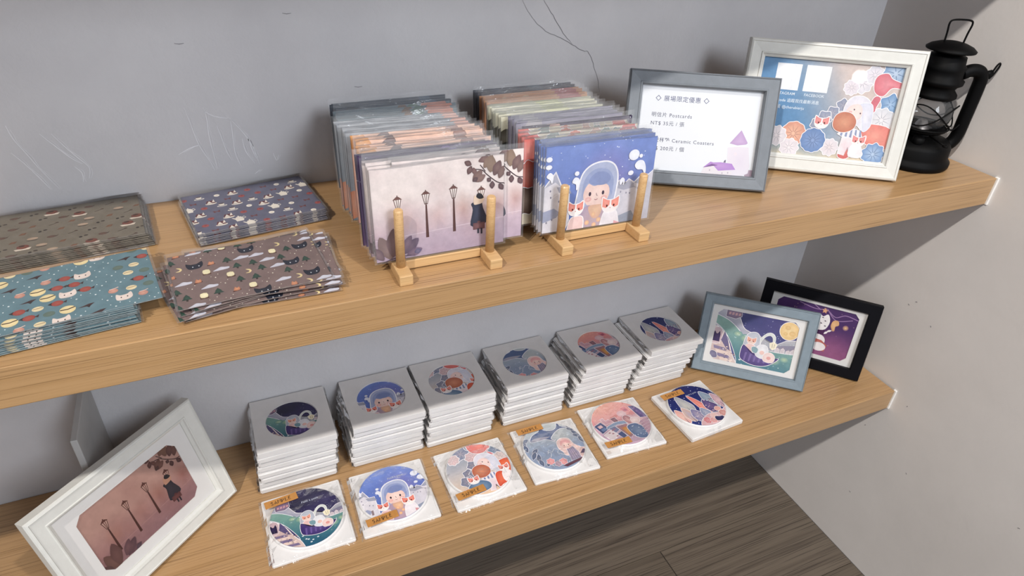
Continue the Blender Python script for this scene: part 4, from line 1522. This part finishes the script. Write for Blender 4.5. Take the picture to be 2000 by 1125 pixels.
# ------------------------------------------------------------------ wooden card holders
def holder(xa, xb, label):
    xm = (xa + xb) / 2
    t = tag(empty('card_holder', (xm, -.16, 0)), label, 'card holder', 'wooden card holders')
    for x in (xa, xb):
        f = box('foot', 'pine', x - .0075, x + .0075, -.292, -.012, 0, .0125, bevel=.0012)
        f.parent = t
        f.matrix_parent_inverse = Matrix.Translation((-xm, .16, 0))
        for yd, top in ((-.2705, .0805), (-.0215, .0805)):
            bm = bmesh.new()
            lathe(bm, [(0, .0125), (.0050, .0125), (.0050, top - .0015), (.0040, top), (0, top)], 18, (x, yd, 0))
            d = mesh_obj('dowel', bm, 'pine', t)
            for p in d.data.polygons:
                p.use_smooth = abs(p.normal.z) < .5
            d.matrix_parent_inverse = Matrix.Translation((-xm, .16, 0))
    for ya in (-.256, -.066):
        c = box('crossbar', 'pine', xa + .0075, xb - .0075, ya - .006, ya + .006, .0015, .0124, t, bevel=.001)
        c.matrix_parent_inverse = Matrix.Translation((-xm, .16, 0))
    return t


holder(-.952, -.8485, 'pale pine postcard holder with two round pegs, left of the pair')
holder(-.7585, -.653, 'pale pine postcard holder with two round pegs, beside the grey price frame')


# ------------------------------------------------------------------ picture frames
def rail_mesh(bm, L, prof, W):
    """one mitred rail along +x, outer edge on y = 0; prof = (inset, depth)"""
    ends = []
    for s in (-1, 1):
        ends.append([bm.verts.new((s * (L / 2 - d), dep, d)) for d, dep in prof])
    n = len(prof)
    for i in range(n):
        j = (i + 1) % n
        bm.faces.new((ends[0][i], ends[0][j], ends[1][j], ends[1][i]))
    bm.faces.new(ends[0])
    bm.faces.new(ends[1][::-1])


def frame(label, cat, w, h, bw, depth, style, mat, loc, yaw, tilt, prn, mat_margin=None, inner=None):
    tl = math.radians(tilt)
    t = tag(empty('picture_frame', (loc[0], loc[1], loc[2] + depth * math.sin(tl)), (-tl, 0, math.radians(yaw))), label, 'picture frame')
    if style == 'stepped':
        prof = [(0, depth), (0, .0025), (.0015, .0008), (bw * .16, 0), (bw * .20, .0012), (bw * .72, .0022), (bw * .76, .0010), (bw * .82, .0014), (bw * .86, .0040), (bw, .0066), (bw, depth)]
    elif style == 'bevel':
        prof = [(0, depth), (0, .0030), (.0020, .0006), (bw * .10, 0), (bw * .14, .0010), (bw * .80, .0018), (bw * .84, .0010), (bw * .92, .0012), (bw, .0056), (bw, depth)]
    else:
        prof = [(0, depth), (0, .0012), (.0012, 0), (bw - .001, 0), (bw, .0012), (bw, depth)]
    for L, px, pz, rot in ((w, 0, 0, 0), (w, 0, h, PI), (h, -w / 2, h / 2, PI / 2), (h, w / 2, h / 2, -PI / 2)):
        bm = bmesh.new()
        rail_mesh(bm, L, prof, bw)
        bm.transform(Matrix.Translation((px, 0, pz)) @ Matrix.Rotation(rot, 4, 'Y'))
        mesh_obj('rail', bm, mat, t)
    iw, ih = w - 2 * bw + .006, h - 2 * bw + .006
    yb = .0105
    box('backing', 'back', -iw / 2 - .004, iw / 2 + .004, yb, yb + .003, h / 2 - ih / 2 - .004, h / 2 + ih / 2 + .004, t)
    if mat_margin:
        mx, mz, pw, ph, ch = mat_margin
        bm = bmesh.new()
        o_ = [(-iw / 2, -ih / 2), (iw / 2, -ih / 2), (iw / 2, ih / 2), (-iw / 2, ih / 2)]
        n_ = [(x / 1000 - pw / 2 + mx, z / 1000 - ph / 2 + mz) for x, z in oct_clip(pw * 1000, ph * 1000, ch * 1000)]
        ov = [bm.verts.new((x, yb - .0014, z + h / 2)) for x, z in o_]
        iv = [bm.verts.new((x, yb - .0014, z + h / 2)) for x, z in n_]
        for a, b, c in ((0, 0, 1), (1, 2, 3), (2, 4, 5), (3, 6, 7)):
            bm.faces.new((ov[a], iv[(b - 1) % 8] if a == 0 else iv[b - 1], iv[b]))
            bm.faces.new((ov[a], iv[b], iv[c], ov[(a + 1) % 4]) if False else (ov[a], iv[b], ov[(a + 1) % 4]))
            bm.faces.new((ov[(a + 1) % 4], iv[b], iv[c]))
        e = bmesh.ops.extrude_edge_only(bm, edges=[ed for ed in bm.edges if ed.is_boundary and all(v in iv for v in ed.verts)])
        for v in [q for q in e['geom'] if isinstance(q, bmesh.types.BMVert)]:
            v.co.y += .0012
        mesh_obj('mat_board', bm, 'mat', t)
    else:
        mx = mz = 0
    p = bpy.data.objects.new('print', prn)
    COL.objects.link(p)
    p.parent = t
    p.location = (mx, yb - .00003, h / 2 + mz)
    p.rotation_euler = (PI / 2, 0, 0)
    bm = bmesh.new()
    gy = .0072
    vs = [bm.verts.new(c) for c in ((-iw / 2, gy, h / 2 - ih / 2), (iw / 2, gy, h / 2 - ih / 2), (iw / 2, gy, h / 2 + ih / 2), (-iw / 2, gy, h / 2 + ih / 2))]
    bm.faces.new(vs)
    mesh_obj('glass_pane', bm, 'glass', t)
    # easel leg on the back
    al = math.radians(20)
    L = (h * .72) * math.cos(tl)
    bm = bmesh.new()
    hz = h * .72
    # foot point must meet the shelf: solve in the frame's own tilted axes
    foot = None
    best = 9
    for q in range(10, 700):
        for ln in (hz * .8, hz * .9, hz * .98, hz * 1.05):
            ang = q * .0012
            fy, fz = depth + math.sin(ang) * ln, hz - math.cos(ang) * ln
            wz = depth * math.sin(tl) + fz * math.cos(tl) - fy * math.sin(tl)
            e_ = abs(wz - .0015) + abs(ang - tl - .06) * .004
            if e_ < best:
                best, foot = e_, (fy, fz)
    wa, wb = .016, .026
    fin(bm, [(-wa, depth, hz), (wa, depth, hz), (wb, foot[0], foot[1]), (-wb, foot[0], foot[1])], (0, .0022, .0008))
    mesh_obj('easel_leg', bm, 'back', t)
    return t


frame('blue grey picture frame holding the white printed price list', 'frame', .2065, .155, .0195, .016, 'bevel', 'slateframe', (-.5035, -.1850, 0), -28.0, 20.0, make_print(art_price, 168, 116, mat='printflat'))
frame('large off white frame with a girl among flowers, beside the lantern', 'frame', .2475, .185, .0245, .018, 'stepped', 'whiteframe', (-.2916, -.1989, 0), -32.46, 14.33, make_print(art_poster, 200, 138))
frame('blue grey frame with a moonlit boat picture, in front of the black frame', 'frame', .2091, .1531, .0190, .016, 'bevel', 'greyframe', (-.2663, -.1761, LOW), -39.98, 23.6, make_print(art_boat, 150, 101, oct_clip(150, 101, 9)), (.0, .0, .1490, .1000, .0085))
frame('black frame with a purple cat picture, beside the right wall', 'frame', .2127, .1568, .0200, .015, 'flat', 'blackframe', (-.1289, -.1778, LOW), -47.53, 14.34, make_print(art_purple, 150, 101, oct_clip(150, 101, 9)), (.0, .0, .1490, .1000, .0085))
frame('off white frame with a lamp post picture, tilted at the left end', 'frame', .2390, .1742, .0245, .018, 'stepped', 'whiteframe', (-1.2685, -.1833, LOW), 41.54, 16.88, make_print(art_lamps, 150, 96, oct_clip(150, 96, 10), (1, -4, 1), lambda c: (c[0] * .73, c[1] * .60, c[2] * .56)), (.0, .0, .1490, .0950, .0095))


# ------------------------------------------------------------------ coaster packets
ARTS = [('boat', 'boat on a river', lambda k: art_boat(k, False), (1.2, 14, .72)), ('night', 'girl under a blue night sky', lambda k: art_night(k), (-2, 9.6, .80)),
        ('flower', 'girl among flowers', art_flowergirl, None), ('whale', 'grey whale', art_whale, None), ('town', 'pink sky town', art_town, None), ('trees', 'pale forest', art_trees, None)]
KX = [(-1.1462, -1.0314), (-1.0080, -.8936), (-.8834, -.7694), (-.7498, -.6356), (-.6180, -.5027), (-.4895, -.3737)]
PW, PD = .1150, .1160
KN = random.Random(31)


def packet_mesh(hh, seed):
    bm = bmesh.new()
    bx(bm, -PW / 2, PW / 2, -PD / 2, PD / 2, .0004, hh - .0004)
    bmesh.ops.bevel(bm, geom=bm.edges[:], offset=.0016, segments=2, affect='EDGES')
    me = bpy.data.meshes.new('coaster_packet')
    bm.to_mesh(me)
    bm.free()
    me.materials.append(M['packet'])
    return me


def packet_film(hh, seed, over=False):
    """crinkled clear wrap: end tabs left and right and a skin over the front edge"""
    R = random.Random(seed)
    bm = bmesh.new()
    for s in (-1, 1):
        x0 = s * (PW / 2 + .0002)
        n = 10
        prev = None
        for i in range(n + 1):
            yv = -PD / 2 + PD * i / n
            a = bm.verts.new((x0, yv, hh * .75 + R.uniform(-.001, .001)))
            b = bm.verts.new((x0 + s * R.uniform(.0008, .0034), yv + R.uniform(-.001, .001), hh * R.uniform(.2, .8)))
            c = bm.verts.new((x0, yv, hh * .2))
            if prev:
                for u, v in ((0, 1), (1, 2)):
                    f = bm.faces.new((prev[u], prev[v], (a, b, c)[v], (a, b, c)[u]))
                    f.material_index = 1
            prev = (a, b, c)
    # front skin
    n = 14
    prev = None
    for i in range(n + 1):
        x = -PW / 2 + PW * i / n
        col = [bm.verts.new((x, -PD / 2 - .0005 - R.uniform(0, .0004), hh * t)) for t in (.04, .35, .68, .97)]
        if prev:
            for u in range(3):
                f = bm.faces.new((prev[u], col[u], col[u + 1], prev[u + 1]))
                f.material_index = 0
        prev = col
    if over:
        P = [[bm.verts.new((-PW / 2 + PW * i / 10, -PD / 2 + PD * j / 10, hh + .0006 + R.uniform(0, .0005))) for i in range(11)] for j in range(11)]
        for j in range(10):
            for i in range(10):
                bm.faces.new((P[j][i], P[j][i + 1], P[j + 1][i + 1], P[j + 1][i])).material_index = 0
    me = bpy.data.meshes.new('film')
    bm.to_mesh(me)
    bm.free()
    me.materials.append(M['film'])
    me.materials.append(M['flap'])
    return me


HH = .0106
PKM = packet_mesh(HH, 1)
PKF = [packet_film(HH, s) for s in range(6)]
PKT = [packet_film(HH, 90 + s, True) for s in range(2)]


def window_packet(hh, r=.039):
    """top packet: card face with a round window"""
    bm = bmesh.new()
    n = 48
    sq = []
    ring = []
    low = []
    for i in range(n):
        a = 2 * PI * i / n
        c, s = math.cos(a), math.sin(a)
        m = max(abs(c) / (PW / 2), abs(s) / (PD / 2))
        sq.append(bm.verts.new((math.copysign(PW / 2, c), math.copysign(PD / 2, s), hh - .0004) if i % 12 == 6 else (c / m, s / m, hh - .0004)))
        ring.append(bm.verts.new((c * r, s * r, hh - .0004)))
        low.append(bm.verts.new((c * r, s * r, hh - .0022)))
    for i in range(n):
        j = (i + 1) % n
        bm.faces.new((sq[i], sq[j], ring[j], ring[i]))
        bm.faces.new((ring[i], ring[j], low[j], low[i]))
    bm.faces.new(low)
    bx(bm, -PW / 2 + .001, PW / 2 - .001, -PD / 2 + .001, PD / 2 - .001, .0004, hh - .0026)
    me = bpy.data.meshes.new('coaster_packet')
    # skirt
    sk = [bm.verts.new((v.co.x, v.co.y, .0004)) for v in sq]
    for i in range(n):
        j = (i + 1) % n
        bm.faces.new((sk[i], sk[j], sq[j], sq[i]))
    bmesh.ops.recalc_face_normals(bm, faces=bm.faces)
    bm.to_mesh(me)
    bm.free()
    me.materials.append(M['packet'])
    return me


WPM = window_packet(HH)
for q, (key_, words, fn, tf) in enumerate(ARTS):
    x0, x1 = KX[q]
    xm, ym = (x0 + x1) / 2, -.1185 + PD / 2
    prn = make_print(fn, 106, 106, circle_clip(53, 55, 38.5), tf, lambda c: tuple(max(0, min(255, (v - 150) * 1.28 + 138)) for v in c))
    lean = [.004, .006, .006, .008, .022, .030][q]
    for i in range(8):
        top = i == 7
        o = bpy.data.objects.new('coaster_packet', WPM if top else PKM)
        COL.objects.link(o)
        xoff = lean * (i / 7) ** 1.2 + (KN.uniform(-.0022, .0022))
        yoff = KN.uniform(-.0016, .0010)
        o.location = (xm + xoff, min(ym + yoff, -PD / 2 - .0015), LOW + i * HH)
        o.rotation_euler = (0, 0, KN.uniform(-.012, .012) if not top else KN.uniform(-.006, .006))
        lab = ('white windowed coaster packet on top of the %s stack' % words) if top else ('white coaster packet in the %s stack, %s from the top' % (words, ORD[7 - i]))
        tag(o, lab, 'coaster packet', 'stacked coaster packets')
        f = bpy.data.objects.new('film', KN.choice(PKT) if top else KN.choice(PKF))
        COL.objects.link(f)
        f.parent = o
        if top:
            p = bpy.data.objects.new('print', prn)
            COL.objects.link(p)
            p.parent = o
            p.location = (0, -.002, HH - .00215)

# sample packets laid out in front
SAMP = [((-1.0917, -.1955), 1.0, (-1.122, -.154), 5.5), ((-.9634, -.198), -1.1, (-.991, -.239), 3.8), ((-.8253, -.2019), .6, (-.854, -.242), 5.0),
        ((-.6909, -.201), -3.2, (-.715, -.154), -.1), ((-.5569, -.1947), -2.8, (-.587, -.234), -2.3), ((-.4061, -.2082), 3.2, (-.434, -.170), 2.4)]
SB = .0060
PUNCH = lambda c: tuple(max(0, min(255, (v - 150) * 1.28 + 138)) for v in c)
DR, DH = .0530, .0062


def tape_letters(R):
    k = Ink(47, 13)
    G = {'S': [(3, 6), (1, 7), (0, 5.4), (3, 2.6), (2, .4), (0, 1)], 'A': [(0, 0), (1.8, 7), (3.4, 0)], 'M': [(0, 0), (.6, 7), (2.4, 3), (4.2, 7), (4.6, 0)], 'P': [(0, 0), (.4, 7), (3, 6), (2.6, 3.6), (.2, 3)], 'L': [(.4, 7), (0, 0), (3, .6)], 'E': [(3, 7), (.4, 6.6), (0, 0), (3, .6)]}
    x = 9
    for ch in 'SAMPLE':
        jy = R.uniform(-.5, .5)
        k.line([(x + a, 3.2 + jy + b * .92) for a, b in G[ch]], .95, '2a201c')
        if ch == 'A':
            k.line([(x + .6, 5.4 + jy), (x + 2.9, 5.4 + jy)], .9, '2a201c')
        if ch == 'E':
            k.line([(x + .2, 6.8 + jy), (x + 2.6, 7 + jy)], .9, '2a201c')
        x += 5.8 if ch == 'M' else 4.9
    return k.mesh('lettering')


for q, ((cx, cy), yaw, (tx, ty), tyaw) in enumerate(SAMP):
    key_, words, fn, tf = ARTS[q]
    R = random.Random(70 + q)
    t = tag(empty('coaster_packet', (cx, cy, LOW), (0, 0, math.radians(yaw))), 'sample coaster packet with the %s picture and a taped note' % words, 'coaster packet', 'sample coasters in the front row')
    hb = SB if q < 5 else SB + .003
    bm = bmesh.new()
    bx(bm, -PW / 2, PW / 2, -.0590, .0590, .0004, hb)
    bmesh.ops.bevel(bm, geom=bm.edges[:], offset=.0012, segments=2, affect='EDGES')
    mesh_obj('card_base', bm, 'packet', t)
    dy = .0015
    bm = bmesh.new()
    lathe(bm, [(0, hb), (DR - .0008, hb), (DR, hb + .0012), (DR, hb + DH - .0016), (DR - .0014, hb + DH), (0, hb + DH)], 64, (0, dy, 0))
    disc = mesh_obj('coaster', bm, 'packet', t, smooth=False)
    prn = make_print(lambda k: (fn(k), k.place(0, 0, 1), k.text('Petit à petit', 50, 78, 5.2, 'c8cede', rot=.05) if q in (0, 1, 5) else None), 106, 106, circle_clip(53, 53, 51.4), tf, PUNCH)
    p = bpy.data.objects.new('print', prn)
    COL.objects.link(p)
    p.parent = disc
    p.location = (0, dy, hb + DH + .00002)
    # wrap
    n = 16
    bm = bmesh.new()
    w, d = PW / 2 + .004, .0590 + .003
    P = []
    for j in range(n + 1):
        row = []
        for i in range(n + 1):
            x, y_ = -w + 2 * w * i / n, -d + 2 * d * j / n
            rr = math.hypot(x, y_ - dy)
            z = hb + DH + .0012 if rr < DR + .001 else max(.0010, hb + .0006 + DH * max(0, 1 - (rr - DR) / .010))
            if max(abs(x) - PW / 2, abs(y_) - .059) > .0005:
                z = R.uniform(.0010, .0022)
            row.append(bm.verts.new((x, y_, z + R.uniform(0, .0005))))
        P.append(row)
    for j in range(n):
        for i in range(n):
            f = bm.faces.new((P[j][i], P[j][i + 1], P[j + 1][i + 1], P[j + 1][i]))
            f.material_index = 1 if ((i in (0, n - 1)) != (j in (0, n - 1))) and R.random() < .25 else 0
    fo = mesh_obj('film', bm, 'film', t)
    fo.data.materials.append(M['flap'])
    # tape
    a = math.radians(tyaw - yaw)
    lx, ly = (tx - cx), (ty - cy)
    ca, sa = math.cos(-math.radians(yaw)), math.sin(-math.radians(yaw))
    lx, ly = lx * ca - ly * sa, lx * sa + ly * ca
    zt = hb + DH + .0024
    bm = bmesh.new()
    NX = 10
    prev = None
    for i in range(NX + 1):
        x = -.0235 + .047 * i / NX
        row = [bm.verts.new((x + R.uniform(-.0004, .0004) * (i in (0, NX)), yy_ + R.uniform(-.0002, .0002), z_)) for z_ in (0, .0003) for yy_ in (-.0065, .0065)]
        if prev:
            bm.faces.new((prev[0], row[0], row[1], prev[1]))
            bm.faces.new((prev[2], prev[3], row[3], row[2]))
            bm.faces.new((prev[0], prev[2], row[2], row[0]))
            bm.faces.new((prev[1], row[1], row[3], prev[3]))
        if i in (0, NX):
            bm.faces.new((row[0], row[1], row[3], row[2]))
        prev = row
    tp = mesh_obj('tape', bm, 'kraft', t)
    tp.location = (lx, ly, zt)
    tp.rotation_euler = (0, 0, a)
    tp['label'] = 'brown kraft tape with SAMPLE in handwriting'
    le = bpy.data.objects.new('lettering', tape_letters(R))
    COL.objects.link(le)
    le.data.materials[0] = M['printflat']
    le.parent = tp
    le.location = (0, 0, .00034)


# ------------------------------------------------------------------ hurricane lantern
LX, LY = -.083, -.200
ln = empty('lantern', (LX, LY, 0), (0, 0, math.radians(-22)))
ln.scale = (1.05, 1.05, 1.06)
tag(ln, 'black metal hurricane lantern with a glass globe by the right wall', 'lantern')


def lpart(name, mat, prof, n=40, smooth=True, c=(0, 0, 0), parent=None):
    bm = bmesh.new()
    lathe(bm, prof, n, c)
    o = mesh_obj(name, bm, mat, parent or ln, smooth=smooth)
    return o


lpart('fuel_tank', 'black', [(0, 0), (.053, 0), (.0555, .003), (.0555, .009), (.0515, .013), (.0505, .017), (.0500, .030), (.0460, .037), (.0300, .041), (.018, .0425), (0, .0425)])
lpart('burner', 'steel', [(0, .042), (.015, .042), (.015, .047), (.021, .049), (.021, .052), (.010, .056), (.006, .064), (0, .064)])
lpart('globe_plate', 'black', [(0, .0500), (.030, .0500), (.0345, .0530), (.0350, .0565), (.0310, .0560), (.022, .0540), (0, .0540)])
lpart('globe', 'globe', [(.0215, .0560), (.0290, .0600), (.0335, .0680), (.0350, .0770), (.0330, .0870), (.0270, .0960), (.0230, .1020)])
lpart('hood', 'black', [(.0000, .1010), (.0280, .1000), (.0305, .1025), (.0300, .1060), (.0240, .1130), (.0270, .1180), (.0320, .1210), (.0325, .1260), (.0280, .1290), (.0275, .1400), (.0290, .1440), (.0255, .1480), (.0240, .1580), (.0180, .1600), (.0175, .1660), (0, .1660)])
lpart('cap', 'black', [(0, .1640), (.0200, .1640), (.0325, .1650), (.0330, .1670), (.0280, .1710), (.0190, .1745), (.0100, .1765), (0, .1770)])
for s in (-1, 1):
    pts = [(s * .030, 0, .133), (s * .042, 0, .138), (s * .054, 0, .137), (s * .0610, 0, .128), (s * .0620, 0, .110), (s * .0620, 0, .070), (s * .0615, 0, .044), (s * .0560, 0, .030), (s * .046, 0, .024)]
    bm = bmesh.new()
    P = smooth_line(pts, 6)
    tube(bm, [(x, 0, z) for x, _, z in P], .0092, 14)
    bm.transform(Matrix.Diagonal((1, 1.0, 1, 1)))
    mesh_obj('side_tube', bm, 'black', ln, smooth=True)
    bm = bmesh.new()
    tube(bm, [(s * .064, 0, .133), (s * .074, 0, .136)], .0045, 10)
    ea = mesh_obj('handle_ear', bm, 'black', ln, smooth=True)
bm = bmesh.new()
tube(bm, smooth_line([(.072, -.001, .128), (.0765, -.001, .134), (.0805, -.001, .146), (.0790, -.001, .150), (.0760, -.001, .146), (.0735, -.001, .137)], 5, True), .0012, 8, closed=True)
mesh_obj('wire_loop', bm, 'black', ln, smooth=True)
bm = bmesh.new()
tube(bm, smooth_line([(-.0140, 0, .1745), (-.0150, 0, .188), (-.0165, 0, .200), (-.0130, 0, .2045), (.0, 0, .2055), (.0130, 0, .2045), (.0165, 0, .200), (.0150, 0, .188), (.0140, 0, .1745)], 5), .0013, 8)
mesh_obj('top_handle', bm, 'black', ln, smooth=True)
# wire guard round the globe
for s in (0, 1):
    bm = bmesh.new()
    pts = []
    for i in range(48):
        a = 2 * PI * i / 48
        pts.append((.0375 * math.cos(a), .0375 * math.sin(a), .0790 + .0150 * math.sin(2 * a + s * PI)))
    tube(bm, pts, .0011, 6, closed=True)
    mesh_obj('guard_wire', bm, 'black', ln, smooth=True)
bm = bmesh.new()
tube(bm, [(.0368 * math.cos(2 * PI * i / 40), .0368 * math.sin(2 * PI * i / 40), .0575) for i in range(40)], .0013, 6, closed=True)
mesh_obj('guard_ring', bm, 'black', ln, smooth=True)
bm = bmesh.new()
tube(bm, smooth_line([(.034, -.012, .056), (.042, -.010, .053), (.050, -.006, .055), (.056, -.004, .061)], 5), .0013, 6)
mesh_obj('lift_wire', bm, 'black', ln, smooth=True)
lpart('filler_cap', 'black', [(0, .034), (.008, .034), (.008, .046), (.006, .048), (0, .048)], 20, True, (-.016, -.030, 0))
bm = bmesh.new()
tube(bm, [(.006, -.020, .046), (.012, -.052, .043)], .0012, 6)
lathe(bm, [(0, 0), (.004, 0), (.004, .002), (0, .002)], 14, (.012, -.053, .042))
mesh_obj('wick_knob', bm, 'black', ln, smooth=True)
